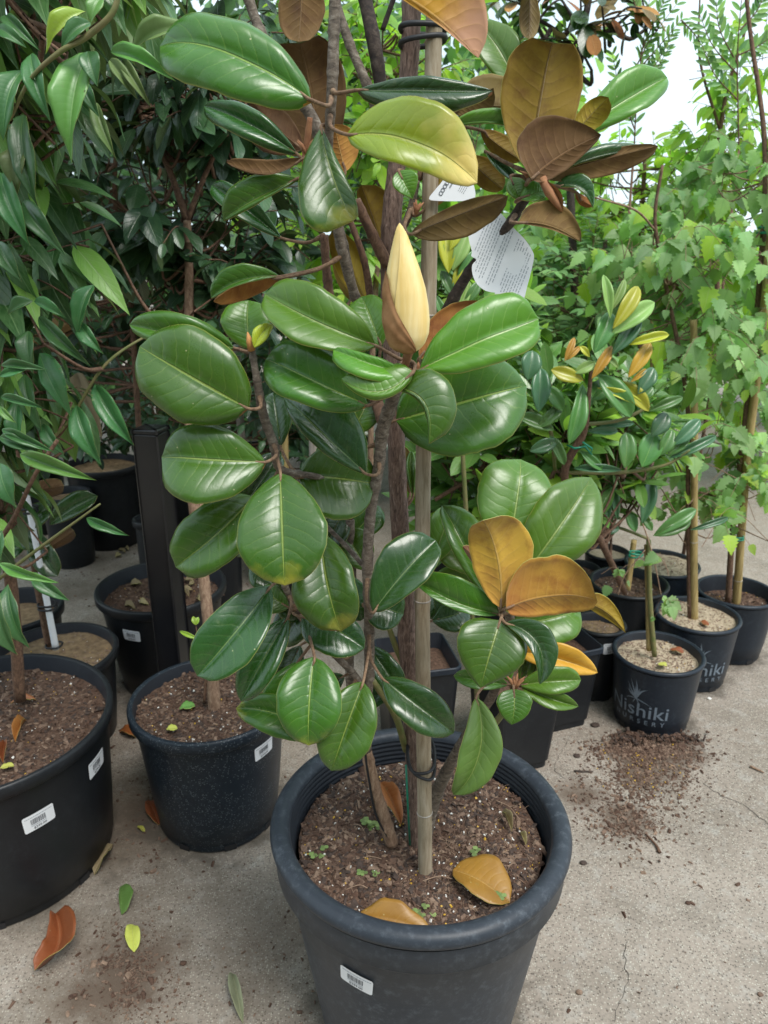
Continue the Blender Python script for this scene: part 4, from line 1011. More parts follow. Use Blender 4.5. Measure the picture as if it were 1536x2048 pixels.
# ------------------------------------------------------------------ bamboo canes, ties
def cane(label, pts, mat, nodes=(), mat2=None, name='bamboo_cane', group='bamboo canes staking the young trees'):
    base = U(*pts[-1][:3]); t = thing(name, label, 'stake', base, group)
    C = catmull(pts, 12); W3 = []; Rd = []
    for (x, y, Y, r) in C:
        p = U(x, y, Y); rad = r * zdepth(p) / FPX
        for ny in nodes:
            rad *= 1 + .10 * math.exp(-((y - ny) / 5) ** 2)
        W3.append(p); Rd.append(rad)
    mb = MB(); tube(mb, W3, Rd, 16); mb.build('cane', [M[mat]], t)
    k = MB()
    for ny in nodes:
        i = min(range(len(C)), key=lambda q: abs(C[q][1] - ny))
        d = (W3[min(i + 1, len(W3) - 1)] - W3[i - 1]).normalized() * .0012
        tube(k, [W3[i] - d, W3[i], W3[i] + d], [Rd[i] * 1.0, Rd[i] * 1.09, Rd[i] * 1.0], 16)
    if nodes: k.build('cane_node', [M['bamboog']], t)
    return t
cane('thick pale bamboo cane tied to the magnolia trunk', [(872, -130, 1.0, 17), (868, 60, 1.0, 17), (862, 300, 1.0, 16.5), (856, 630, 1.0, 16), (847, 900, .995, 15.5), (845, 1200, .985, 15), (847, 1450, .975, 15), (849, 1600, .97, 14.5), (851, 1752, .965, 14)], 'bamboo', (628, 1203, 1620))
def tie(label, cx, cy, Y, rx, ry, tilt, n=2, gap=14, r=.0022, mat='rubber', name='plant_tie'):
    p0 = U(cx, cy, Y); k = zdepth(p0) / FPX; t = thing(name, label, 'plant tie', p0)
    for q in range(n):
        pts = []
        for i in range(37):
            a = 2 * math.pi * i / 36; sx = math.copysign(abs(math.cos(a)) ** .7, math.cos(a)); sy = math.copysign(abs(math.sin(a)) ** .8, math.sin(a))
            pts.append(p0 + Vector((rx * k * sx, ry * k * sy, (tilt * (q * 1.6 - .3) * sx + gap * -q) * k)))
        mb = MB(); tube(mb, pts, [r] * 37, 6, cap=False); mb.build('band', [M[mat]], t)
    return t
tie('black rubber tie binding trunk and cane near the top of the photo', 846, 58, 1.015, 45, 44, 4, 2, 22, .0032)
tie('thin black tie looped round trunk and cane low above the soil', 842, 1508, 1.0, 27, 60, -10, 2, 11, .0026)
mb = MB(); C = catmull([(728, 1488, .985), (738, 1560, .99), (752, 1630, .995), (780, 1682, 1.0)], 8)
tube(mb, [U(*c) for c in C], [.0018] * len(C), 6)
o = mb.build('drip_tube', [M['rubber']]); tag(o, 'thin black tube running down beside the left magnolia stem', 'tube')
mb = MB(); tube(mb, [U(812, 1530, 1.0), U(815, 1600, 1.0), U(820, 1690, 1.0)], [.0016, .0016, .0016], 6)
o = mb.build('green_stick', [M['green_tie']]); tag(o, 'thin green plastic stick pushed in the soil beside the trunk', 'stake')
mb = MB(); tube(mb, [U(872, 205, .985), U(905, 232, .985), U(900, 245, .985)], [.0015] * 3, 5); tube(mb, [U(850, 222, .98), U(880, 228, .98)], [.003] * 2, 5)
o = mb.build('green_tie', [M['green_tie']]); tag(o, 'green tie tape on the cane behind the yellowing leaf', 'plant tie')

# ------------------------------------------------------------------ white plant tag
tg = thing('plant_tag', 'white care card hanging beside the cream bud with rows of small print', 'plant tag', U(1000, 430, .985))
def card(poly, Y, nx, nz, name, bend=.0):
    N = Vector((nx, -1, nz)).normalized(); cx = sum(p[0] for p in poly) / len(poly); cy = sum(p[1] for p in poly) / len(poly); C = U(cx, cy, Y)
    def pl(x, y, off=0):
        d = ray(x, y); p = CAM + d * ((C - CAM).dot(N) / d.dot(N)); return p + N * (off + bend * ((x - cx) / 70) ** 2 * .01)
    P = catmull([tuple(p) for p in poly + [poly[0]]], 3)[:-1]
    n = len(P); V = [pl(cx, cy, .0004)] + [pl(x, y, .0004) for x, y in P] + [pl(cx, cy, -.0002)] + [pl(x, y, -.0002) for x, y in P]
    F = [(0, 1 + i, 1 + (i + 1) % n) for i in range(n)] + [(n + 1, n + 2 + (i + 1) % n, n + 2 + i) for i in range(n)]
    F += [(1 + i, n + 2 + i, n + 2 + (i + 1) % n, 1 + (i + 1) % n) for i in range(n)]
    return obj(name, V, F, M['paper'], tg, smooth=False), pl
poly = [(975, 405), (1003, 428), (1026, 455), (1050, 480), (1064, 502), (1068, 516), (1062, 545), (1054, 575), (1047, 600), (1030, 620), (1000, 622), (990, 606), (990, 594), (998, 587), (972, 582), (954, 568), (945, 548), (945, 530), (953, 520), (943, 513), (944, 503), (938, 480), (937, 455), (940, 425)]
cd, pl = card(poly, .97, -.2, .25, 'card', .3)
mb = MB(); rg = random.Random(5)
import itertools
def inside(x, y, P):
    c = False; n = len(P)
    for i in range(n):
        x1, y1 = P[i]; x2, y2 = P[(i + 1) % n]
        if (y1 > y) != (y2 > y) and x < (x2 - x1) * (y - y1) / (y2 - y1) + x1: c = not c
    return c
ca, sa = math.cos(R(-68)), math.sin(R(-68))
for row in range(-9, 12):
    x0, y0 = 1003 + row * 5.6 * -sa * 1.0, 505 + row * 5.6 * ca
    if row in (-2, 2, 3): continue
    s = -75 + rg.uniform(0, 6)
    s_end = rg.uniform(42, 78)
    while s < s_end:
        l = rg.uniform(3, 9); q = []
        for (ds, dn) in ((0, -1.0), (l, -1.0), (l, 1.0), (0, 1.0)):
            q.append((x0 + (s + ds) * ca - dn * sa * .8, y0 + (s + ds) * sa + dn * ca * .8))
        sh = [( (x - 1003) * .93 + 1003, (y - 510) * .93 + 510) for x, y in q]
        if all(inside(x, y, [( (a - 1003) * .93 + 1003, (b - 510) * .9 + 508) for a, b in poly]) for x, y in q):
            mb.add([pl(x, y, .0010) for x, y in q], [(0, 1, 2, 3)])
        s += l + 2.2
mb.build('small_print', [M['inkl']], cd, smooth=False)
poly2 = [(905, 330), (935, 330), (940, 352), (948, 372), (950, 395), (930, 402), (880, 402), (858, 398), (870, 380), (885, 362)]
cd2, pl2 = card(poly2, .985, -.1, .2, 'card', 0)
mb = MB(); V, F = text_geo('COOLWYN', 11.5, .88, .25)
c1, s1 = math.cos(R(-60)), math.sin(R(-60))
mb.add([pl2(897 + v.x * c1 - (-v.y) * s1, 369 + v.x * s1 + (-v.y) * c1, .0009) for v in V], F)
V, F = text_geo('NURSERIES', 4.2, .9, .1)
mb.add([pl2(905 + v.x * c1 - (-v.y) * s1, 369 + v.x * s1 + (-v.y) * c1, .0009) for v in V], F)
for row in range(4):
    s = -12
    while s < 10:
        l = rg.uniform(2, 5)
        q = [(922 + row * 3.4 + (s + ds) * c1 - dn * s1, 372 + row * 2 + (s + ds) * s1 + dn * c1) for ds, dn in ((0, -.4), (l, -.4), (l, .4), (0, .4))]
        mb.add([pl2(x, y, .0009) for x, y in q], [(0, 1, 2, 3)]); s += l + 1.2
mb.build('card_lettering', [M['ink']], cd2, smooth=False)

# ------------------------------------------------------------------ fallen leaves, seedlings, spilt mix
def fallen(label, base, tip, wl, wr, mat, z=0.0, **kw):
    g = G((base[0] + tip[0]) / 2, (base[1] + tip[1]) / 2, z + .006)
    kw.setdefault('fold', .25); kw.setdefault('arch', .15); kw.setdefault('wave', .08)
    o = hero_leaf(base, tip, wl, wr, g.y, nx=0, nz=40, side='t', top=mat, und=mat, parent=False, name='fallen_leaf', stalk=False, th=.0005, nu=18, nv=10, **kw)
    zs = min(v.co.z for v in o.data.vertices)
    if zs < z + .0008:
        for v in o.data.vertices: v.co.z += z + .0008 - zs
    return tag(o, label, 'fallen leaf')
SZ = P_main['soil_z'] + .004
fallen('curled rusty orange leaf lying on the concrete below the black tub', (112, 1832), (70, 1946), 44, 20, 'dead_o', bow=26, fold=1.0, a=.4, b=.4, arch=-.1)
fallen('small yellow-green leaf on the open concrete', (264, 1846), (268, 1902), 15, 15, 'fall_y', a=.6, b=.5)
fallen('half green half brown leaf curling on the concrete above the yellow one', (240, 1772), (243, 1828), 26, 3, 'fall_g', a=.5, b=.5, fold=.5)
fallen('shrivelled tan leaf with its edge against the black tub', (226, 1686), (188, 1748), 14, 12, 'dead_t', fold=.6, b=.6)
fallen('narrow grey-green dry leaf near the bottom edge', (465, 1945), (486, 2044), 9, 16, 'dead_g', fold=.4, b=.8)
fallen('brown leaf wedged between the black tub and the dewy pot', (238, 1462), (272, 1474), 8, 8, 'dead_o', fold=.6)
fallen('dull brown leaf on dirty concrete beside the dewy pot', (296, 1598), (318, 1648), 14, 16, 'dead_o', fold=.3)
fallen('tiny yellow leaf scrap on the concrete by the dewy pot', (274, 1652), (290, 1662), 4, 4, 'fall_y')
fallen('pinkish brown leaf on the concrete far right', (1448, 1016), (1466, 1024), 6, 6, 'dead_o', nu=10) if False else None
fallen('large amber leaf lying on the soil right of the cane', (906, 1736), (1020, 1802), 42, 40, 'dead_y', SZ, a=.6, b=.5, fold=.3, wave=.05)
fallen('orange-brown leaf half buried at the front of the soil', (712, 1836), (868, 1872), 26, 16, 'dead_y', SZ, a=.5, b=.6, fold=.35)
fallen('brown leaf leaning behind the left magnolia stem', (762, 1562), (802, 1648), 14, 22, 'dead_o', SZ, a=.6, b=.5, fold=.5)
fallen('pale peach leaf scrap near the front right of the soil', (962, 1850), (1008, 1836), 8, 10, 'dead_y', SZ, b=.8)
fallen('curled pale husk on the soil at right', (1004, 1622), (1024, 1660), 6, 5, 'dead_t', SZ, fold=.9)
fallen('thin pale curled strip on the soil near the right rim', (1040, 1664), (1052, 1690), 5, 4, 'dead_t', SZ, fold=.9)
fallen('rusty leaf curled on the dark bark chips of the black tub', (52, 1438), (30, 1482), 8, 9, 'dead_o', P_left['soil_z'] + .004, fold=.7)
fallen('short brown leaf near the left edge on the bark chips', (10, 1482), (6, 1524), 10, 8, 'dead_o', P_left['soil_z'] + .004, fold=.7)
fallen('flat rusty leaf at the back of the bark chips', (20, 1404), (72, 1398), 5, 7, 'dead_o', P_left['soil_z'] + .004, fold=.5)
fallen('yellow leaf at the front edge of the bark chips', (0, 1536), (28, 1530), 5, 5, 'fall_y', P_left['soil_z'] + .004)
fallen('green leaf lying on the mix at the left of the dewy pot', (358, 1416), (390, 1410), 8, 8, 'fall_g', P_mid['soil_z'] + .004)
fallen('pale yellow leaf at the front of the dewy pot', (332, 1458), (355, 1456), 6, 6, 'fall_y', P_mid['soil_z'] + .004)
fallen('yellow leaf scrap in the cracked sand of the front logo pot', (1316, 1328), (1334, 1330), 4, 4, 'fall_y', P_logo['soil_z'] + .004)
fallen('brown leaf at the back of the front logo pot', (1340, 1298), (1368, 1304), 5, 5, 'dead_o', P_logo['soil_z'] + .004)
fallen('brown leaf in the sandy logo pot behind', (1400, 1242), (1418, 1250), 4, 5, 'dead_o', P_logo2['soil_z'] + .004)
for k in range(16):
    rg = random.Random(40 + k); a = rg.uniform(0, 6.28); q = .15 * math.sqrt(rg.random())
    p = P_post['c'] + Vector((math.sin(a) * q, -math.cos(a) * q, P_post['soil_z'] + .004)); x, y, _ = proj(p); an = rg.uniform(0, 6.28); l = rg.uniform(14, 28)
    o = fallen('dry tan leaf lying in the litter of the pot behind the steel post', (x, y), (x + l * math.cos(an), y + l * .45 * math.sin(an)), 4, 5, 'dead_t', P_post['soil_z'] + .004, fold=.6); o['group'] = 'dry leaves littering the pot behind the post'
for k in range(26):
    rg = random.Random(80 + k); x = rg.gauss(222, 34); y = rg.gauss(1068, 24); an = rg.uniform(0, 6.28); l = rg.uniform(8, 20)
    o = fallen('dry tan leaf in the drift of litter before the far dark pots', (x, y), (x + l * math.cos(an), y + l * .4 * math.sin(an)), 3, 4, 'dead_t', 0, fold=.6); o['group'] = 'dry leaf litter drifted before the far pots'
# tiny seedlings on the soil
for i, (x, y, lab) in enumerate(((738, 1650, 'cluster of little green seedlings left of the leaning stem'), (636, 1714, 'pale seedling near the left of the soil'), (724, 1748, 'tiny seedling in front of the leaning stem'), (838, 1832, 'seedling pair at the front of the soil'), (985, 1800, 'seedling cluster below the amber leaf'), (952, 1706, 'tiny blue-green seedling right of the cane'))):
    c = G(x, y, SZ); t = thing('seedling', lab, 'seedling', c); rg = random.Random(i)
    n = (9, 5, 3, 8, 10, 2)[i]; mb = MB()
    for k in range(n):
        b = c + Vector((rg.gauss(0, .007), rg.gauss(0, .006), -.004)); h = rg.uniform(.006, .014); tp = b + Vector((rg.gauss(0, .003), rg.gauss(0, .003), h))
        tube(mb, [b, tp], [.0005, .0004], 4)
        lm = MB()
        for q in range(3):
            a = rg.uniform(0, .5) + q * 2.1; r = rg.uniform(.0028, .0046); ce = tp + Vector((math.cos(a), math.sin(a), .15)) * r
            lm.add([ce] + [ce + Vector((math.cos(z) * r, math.sin(z) * r, .0004 * math.sin(3 * z))) for z in [2 * math.pi * w_ / 8 for w_ in range(8)]], [(0, 1 + w_, 1 + (w_ + 1) % 8) for w_ in range(8)])
        lm.build('leaf', [M['weed']], t)
    mb.build('stem', [M['twig_g']], t)
# fibrous roots
mb = MB(); rg = random.Random(11)
for k in range(420):
    if rg.random() < .6: a = rg.gauss(.9, .5); q = rg.uniform(.04, .19)
    else: a = rg.uniform(0, 6.28); q = .2 * math.sqrt(rg.random())
    x, y = P_main['c'].x + q * math.sin(a), P_main['c'].y - q * math.cos(a)
    if (x - P_main['c'].x) ** 2 + (y - P_main['c'].y) ** 2 > .19 ** 2: continue
    an = rg.uniform(0, 6.28); l = rg.uniform(.008, .028); pts = []
    for i in range(5):
        an += rg.gauss(0, .5); x += math.cos(an) * l / 4; y += math.sin(an) * l / 4
        pts.append(Vector((x, y, P_main['soil_z'] + soil_h(x, y) + .003 + .0025 * math.sin(i * 1.4 + k))))
    r_ = rg.uniform(.00025, .0005)
    tube(mb, pts, [r_] * 5, 3, cap=False)
for (x, y, x2, y2) in ((845, 1762, 905, 1758), (720, 1700, 735, 1726), (700, 1650, 730, 1665), (990, 1600, 1040, 1640), (700, 1720, 775, 1722), (690, 1780, 735, 1776)):
    a, b = G(x, y, SZ + .003), G(x2, y2, SZ + .003); m_ = (a + b) / 2 + Vector((.004, .006, .002))
    tube(mb, [Vector(q) for q in catmull([tuple(a), tuple(m_), tuple(b)], 5)], [.0007] * 11, 4)
o = mb.build('fibrous_root', [M['root']], P_main['t']); o['kind'] = 'stuff'
# spilt mix on the concrete
mb = MB(); rg = random.Random(3); pts = []
for (cx, cy, sx, sy, n) in ((1265, 1500, 42, 12, 700), (1330, 1500, 46, 16, 700), (1290, 1550, 45, 28, 700), (1240, 1490, 34, 8, 260), (1255, 1640, 34, 26, 340), (1300, 1600, 70, 60, 260), (1160, 1580, 25, 35, 120), (1500, 1590, 80, 160, 30), (260, 1950, 60, 50, 200), (170, 1990, 90, 40, 60), (560, 1850, 130, 90, 40), (300, 1620, 30, 60, 120), (1330, 1800, 130, 120, 30), (300, 1760, 150, 120, 50), (220, 1440, 12, 60, 60), (640, 2000, 60, 60, 60), (160, 1120, 60, 60, 200), (240, 1060, 60, 20, 200), (470, 1180, 30, 60, 80)):
    for _ in range(n):
        g = G(rg.gauss(cx, sx), rg.gauss(cy, sy)); pts.append((g.x, g.y, .0015))
chip_field(mb, pts, .0012, .0045, [0, 0, 1, 1, 1, 2, 2, 4], .45, 1.8, rg)
pts = []
for (cx, cy, sx, sy, n) in ((1300, 1500, 62, 18, 2600), (1300, 1540, 60, 32, 2200), (1255, 1635, 40, 30, 1300), (260, 1950, 45, 42, 1500), (250, 1880, 40, 60, 500)):
    for _ in range(n):
        g = G(rg.gauss(cx, sx), rg.gauss(cy, sy))
        if noise.noise(Vector((g.x * 22, g.y * 22, 0))) > -.05 + .1 * rg.random(): pts.append((g.x, g.y, .0008))
chip_field(mb, pts, .0007, .0018, [0, 1, 1, 2, 2], .5, 1.6, rg)
for (cx, cy, sx, sy, n) in ((1262, 1482, 18, 6, 160), (1330, 1478, 30, 6, 200)):
    for _ in range(n):
        g = G(rg.gauss(cx, sx), rg.gauss(cy, sy)); chip_field(mb, [(g.x, g.y, .004 + rg.random() * .012)], .002, .006, [0, 1, 3], .6, 1.6, rg)
for _ in range(60):
    g = G(rg.gauss(1290, 45), rg.gauss(1535, 30)); chip_field(mb, [(g.x, g.y, .005)], .0012, .0018, [7], .9, 1.1, rg)
for _ in range(160):
    g = G(rg.uniform(0, 1536), rg.uniform(1400, 2048)); chip_field(mb, [(g.x, g.y, .0012)], .001, .003, [4, 5, 2], .5, 1.5, rg)
o = mb.build('spilt_mix', [M['chip%d' % i] for i in range(6)] + [M['perl'], M['fert']], None, smooth=False); tag(o, 'dark bark mix and grit spilt over the concrete in front of the pots', kind='stuff')
def twig_thing(label, pts, r, mat='bark_b', z=0):
    C = [G(x, y, z + r + .001) for x, y in pts]; C = [Vector(q) for q in catmull([tuple(c) for c in C], 6)]
    mb = MB(); tube(mb, C, [r * (1 - .5 * i / len(C)) for i in range(len(C))], 7); o = mb.build('fallen_twig', [M[mat]]); return tag(o, label, 'twig')
twig_thing('short bent twig on the concrete below the spilt mix', [(1320, 1705), (1312, 1690), (1292, 1668)], .0038)
twig_thing('pale stubby stick on the concrete near the right edge', [(1500, 1532), (1528, 1545)], .0035, 'bark_t')
twig_thing('small dark stick with a yellow speck beside the spilt mix', [(1150, 1542), (1186, 1543)], .0032, 'bark_k')
def pebble(label, x, y, s, mat):
    mb = MB(); g = G(x, y); rg = random.Random(int(x))
    V = []; F = []; n = 10
    for i, (rz, z) in enumerate(((.6, 0), (1, .35), (.85, .75), (.35, .95))):
        for k in range(n):
            a = 2 * math.pi * k / n; j = rg.uniform(.85, 1.15); V.append((g.x + s * rz * j * math.cos(a) * 1.2, g.y + s * rz * j * math.sin(a), s * z * .7 + .0005))
    for i in range(3):
        for k in range(n): F.append((i * n + k, i * n + (k + 1) % n, (i + 1) * n + (k + 1) % n, (i + 1) * n + k))
    F.append(tuple(3 * n + k for k in range(n))); mb.add(V, F); tag(mb.build('pebble', [M[mat]]), label, 'pebble')
pebble('reddish stone chip on the concrete right of the main pot', 1158, 1986, .006, 'chip4')
pebble('brown stone chip at the lower right edge', 1520, 1990, .005, 'chip2')
pebble('dark pebble on the concrete low at left centre', 366, 1928, .006, 'chip0')
pebble('round dark pebble right of the main pot rim', 1376, 1807, .005, 'chip0')
pebble('dark chip close to the rim of the main pot', 1166, 1727, .007, 'chip3')
pebble('clod of dark mix near the square pots', 1190, 1452, .011, 'chip3')
pebble('small clod by the corner of the tall square pot', 1153, 1513, .008, 'chip3')
pebble('whitish bird dropping spot by the hidden logo pot', 1418, 1398, .006, 'perl')

# ------------------------------------------------------------------ shrubs and young trees behind
def leafproto(name, wd, a, b, fold=.2, curl=.15, n=8, teeth=0.0, mats=(), base_w=0.0, lobe=0.0, wav=0.0):
    V = []; F = []; UVs = []
    mxp = ((a / (a + b)) ** a) * ((b / (a + b)) ** b)
    for i in range(n + 1):
        u = i / n; pf = ((u ** a) * ((1 - u) ** b) / mxp if 0 < u < 1 else 0)
        tt = (1 + teeth * (1 if i % 2 else -1)) if 0 < i < n else 1
        for k in range(5):
            v = (-1, -.5, 0, .5, 1)[k]; wq = wd * pf * (tt if abs(v) == 1 else 1)
            x = u + (teeth * .06 if abs(v) == 1 and i % 2 == 0 else 0); y = v * wq
            z = fold * abs(v) * wd * pf - curl * (u - .25) ** 2 + wav * math.sin(u * 8 + v * 2) * abs(v) * wd
            V.append((x, y, z)); UVs.append((u, .5 + .5 * v))
    for i in range(n):
        for k in range(4): F.append((i * 5 + k, i * 5 + k + 1, (i + 1) * 5 + k + 1, (i + 1) * 5 + k) if False else (i * 5 + k, (i + 1) * 5 + k, (i + 1) * 5 + k + 1, i * 5 + k + 1))
    out = []
    for mk in mats: out.append(mesh(name, V, F, [M[mk]], None, UVs))
    return out
PR = {}
PR['lance'] = leafproto('lance_leaf', .145, .75, 1.2, .25, .28, 10, mats=('bl_lance', 'bl_lance', 'bl_lancep')) + leafproto('lance_leaf', .13, .8, 1.25, .35, .5, 10, mats=('bl_lance',), wav=.2)
PR['ovate'] = leafproto('ovate_leaf', .24, .6, .75, .2, .16, 7, mats=('bl_dark', 'bl_dark')) + leafproto('ovate_leaf', .21, .6, .8, .3, .3, 7, mats=('bl_dark',), wav=.2)
PR['birch'] = leafproto('birch_leaf', .37, .40, 1.1, .2, .15, 12, .17, mats=('bl_birch', 'bl_birch', 'bl_birch', 'bl_birch', 'bl_birch', 'bl_birchy')) + leafproto('birch_leaf', .34, .42, 1.15, .5, .4, 12, .17, mats=('bl_birch',), wav=.3)
PR['narrow'] = leafproto('narrow_leaf', .165, .9, .75, .2, .1, 8, mats=('bl_gloss', 'bl_gloss', 'bl_bright')) + leafproto('narrow_leaf', .12, .9, .8, .3, .25, 8, mats=('bl_gloss',))
PR['bright'] = leafproto('bright_leaf', .22, .65, .75, .2, .2, 7, mats=('bl_bright', 'bl_bright', 'bl_birchy')) + leafproto('bright_leaf', .2, .65, .8, .3, .3, 7, mats=('bl_bright',), wav=.3)
PR['lush'] = leafproto('small_leaf', .22, .6, .8, .2, .25, 6, mats=('bl_lush', 'bl_lush', 'bl_birch'))
PR['wisp'] = leafproto('wisp_leaf', .16, .7, .8, .2, .1, 5, mats=('bl_lush', 'bl_far'))
PR['far'] = leafproto('far_leaf', .3, .6, .7, .2, .2, 4, mats=('bl_far', 'bl_bright', 'bl_lush'))
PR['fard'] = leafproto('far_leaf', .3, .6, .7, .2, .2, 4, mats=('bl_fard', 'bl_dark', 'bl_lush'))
PR['mag'] = leafproto('magnolia_leaf', .24, .75, .5, .2, .15, 10, mats=('topd', 'undd', 'undo', 'und'))

def leaf_matrix(p, d, nrm, s):
    x = d.normalized(); z = nrm - x * nrm.dot(x)
    if z.length < 1e-4: z = x.orthogonal()
    z.normalize(); y = z.cross(x)
    return Matrix(((x.x * s, y.x * s, z.x * s, p.x), (x.y * s, y.y * s, z.y * s, p.y), (x.z * s, y.z * s, z.z * s, p.z), (0, 0, 0, 1)))
def join_leaves(name, placed, parent):
    byp = {}
    for mt, pm in placed: byp.setdefault(pm.name, (pm, []))[1].append(mt)
    VV = []; FF = []; UU = []; MI = []; mats = []; base = 0
    for pm, L in byp.values():
        n = len(pm.vertices); co = np.empty(n * 3); pm.vertices.foreach_get('co', co); co = np.c_[co.reshape(-1, 3), np.ones(n)]
        f = np.array([tuple(p.vertices) for p in pm.polygons]); uvl = pm.uv_layers[0].data
        uvv = np.zeros((n, 2))
        for lp, u in zip(pm.loops, uvl): uvv[lp.vertex_index] = u.uv
        A = np.array([np.array(m_)[:3] for m_ in L])            # k,3,4
        P = np.einsum('kij,nj->kni', A, co).reshape(-1, 3); k = len(L)
        VV.append(P); FF.append((f[None] + (base + np.arange(k) * n)[:, None, None]).reshape(-1, 4)); UU.append(np.tile(uvv, (k, 1)))
        m_ = pm.materials[0]
        if m_ not in mats: mats.append(m_)
        MI += [mats.index(m_)] * (k * len(f)); base += k * n
    V = np.concatenate(VV); F = np.concatenate(FF); Uv = np.concatenate(UU)
    me = bpy.data.meshes.new(name); me.vertices.add(len(V)); me.vertices.foreach_set('co', V.ravel())
    me.loops.add(F.size); me.loops.foreach_set('vertex_index', F.ravel().astype(np.int32)); me.polygons.add(len(F))
    me.polygons.foreach_set('loop_start', np.arange(len(F), dtype=np.int32) * 4)
    for q in mats: me.materials.append(q)
    me.polygons.foreach_set('material_index', MI); me.polygons.foreach_set('use_smooth', [True] * len(F))
    ul = me.uv_layers.new(name='UVMap'); ul.data.foreach_set('uv', Uv[F.ravel()].astype(np.float32).ravel())
    me.update(calc_edges=True); me.validate()
    o = link(name, me, parent); o['kind'] = 'stuff'; return o
def set_leaves(parent, placed, limit=300, minpx=9):
    sc = []
    for i, (mt, pm) in enumerate(placed):
        p = mt.translation + Vector(mt.col[0][:3]) * .5; x, y, d = proj(p); s = mt.col[0].xyz.length
        vis = -20 < x < 1556 and -20 < y < 2060 and d > .1
        sc.append(((s * FPX / max(d, .1)) if vis else 0, -d, i))
    sc.sort(reverse=True, key=lambda q: (q[0] > minpx, q[0] * .3 + q[1] * 60))
    ind = [i for v, _, i in sc[:limit] if v > minpx]; si = set(ind)
    inv = WM[parent.name].inverted()
    for i in ind:
        mt, pm = placed[i]; o = bpy.data.objects.new('leaf', pm); COL.objects.link(o); o.parent = parent; o.matrix_parent_inverse = inv; o.matrix_basis = mt
    rest = [q for i, q in enumerate(placed) if i not in si]
    if rest: join_leaves('foliage', rest, parent)
def rand_in(rg):
    while True:
        v = Vector((rg.uniform(-1, 1), rg.uniform(-1, 1), rg.uniform(-1, 1)))
        if v.length < 1: return v
def shrub(name, label, cat, base, stems, crowns, protos, size, nleaf=7, tl=(.12, .26), droop=.3, seed=1, group=None, limit=300, twigmat='bark_b', twr=.0022, up=.4, spread=.8, weep=0.0, t=None, conn=.35, rank=False):
    rg = random.Random(seed)
    t = t or thing(name, label, cat, base, group)
    SS = []
    for pts, mat in stems:
        C = catmull([(*U(x, y, Y), r * zdepth(U(x, y, Y)) / FPX) for x, y, Y, r in pts], 8)
        W3 = [Vector(c[:3]) for c in C]; Rd = [max(.0008, c[3] * (1 + .08 * noise.noise(Vector(c[:3]) * 30))) for c in C]
        mb = MB(); tube(mb, W3, Rd, 10); mb.build('stem', [M[mat]], t); SS += W3
    placed = []; tw = MB()
    for (c, r, n) in crowns:
        C0 = U(*c); k = zdepth(C0) / FPX; RR = Vector((r[0] * k, r[2], r[1] * k))
        for _ in range(n):
            q = rand_in(rg); q = q * (q.length ** -.35)
            p1 = C0 + Vector((q.x * RR.x, q.y * RR.y, q.z * RR.z))
            if p1.z < .05: continue
            out = Vector((q.x, q.y, q.z * .6 + up)); out = out.normalized() if out.length > .01 else Vector((0, 0, 1))
            out = (out + rand_in(rg) * .5).normalized(); L = rg.uniform(*tl); p0 = p1 - out * L
            bend = Vector((0, 0, -weep * L))
            if SS and rg.random() < conn:
                st = min(SS, key=lambda s: (s - p0).length + max(0, s.z - p0.z) * 2)
                if (st - p0).length < .6:
                    mm = (st + p0) / 2 + Vector((0, 0, -.03)) + rand_in(rg) * .03
                    cc = [Vector(v) for v in catmull([tuple(st), tuple(mm), tuple(p0)], 4)]
                    tube(tw, cc, [twr * (2.0 - i / len(cc)) for i in range(len(cc))], 5, cap=False)
            tp = [Vector(v) for v in catmull([tuple(p0), tuple(p0 + out * L * .5 + Vector((0, 0, .02))), tuple(p1 + bend)], 4)]
            tube(tw, tp, [twr * (1 - .6 * i / len(tp)) for i in range(len(tp))], 4, cap=False)
            sd_ = out.cross(Vector((0, 0, 1))); sd_ = sd_.normalized() if sd_.length > .1 else Vector((1, 0, 0))
            m_ = max(2, int(nleaf * rg.uniform(.7, 1.2)))
            for j in range(m_):
                u = .25 + .75 * (j + 1) / m_; f = u * (len(tp) - 1); i0 = min(int(f), len(tp) - 2); p = tp[i0].lerp(tp[i0 + 1], f - i0)
                td = (tp[i0 + 1] - tp[i0]).normalized(); sg = 1 if j % 2 else -1
                if j == m_ - 1: d = td
                else:
                    rot = Matrix.Rotation(0 if rank else j * 2.4, 3, td)
                    d = td * .55 + (rot @ sd_) * sg * spread
                d = (d + Vector((0, 0, -droop)) + rand_in(rg) * .3).normalized()
                nr = (Vector((0, -.25, 1)) + rand_in(rg) * .55).normalized()
                if weep: nr = (nr + Vector((0, -.6, 0))).normalized()
                placed.append((leaf_matrix(p, d, nr, size * rg.uniform(.5, 1.25) * (.75 if u > .9 else 1)), rg.choice(protos)))
    if tw.v:
        o = tw.build('twig', [M[twigmat]], t); o['kind'] = 'stuff'
    if placed: set_leaves(t, placed, limit)
    return t
GS = 'potted shrubs and young trees behind the magnolia'
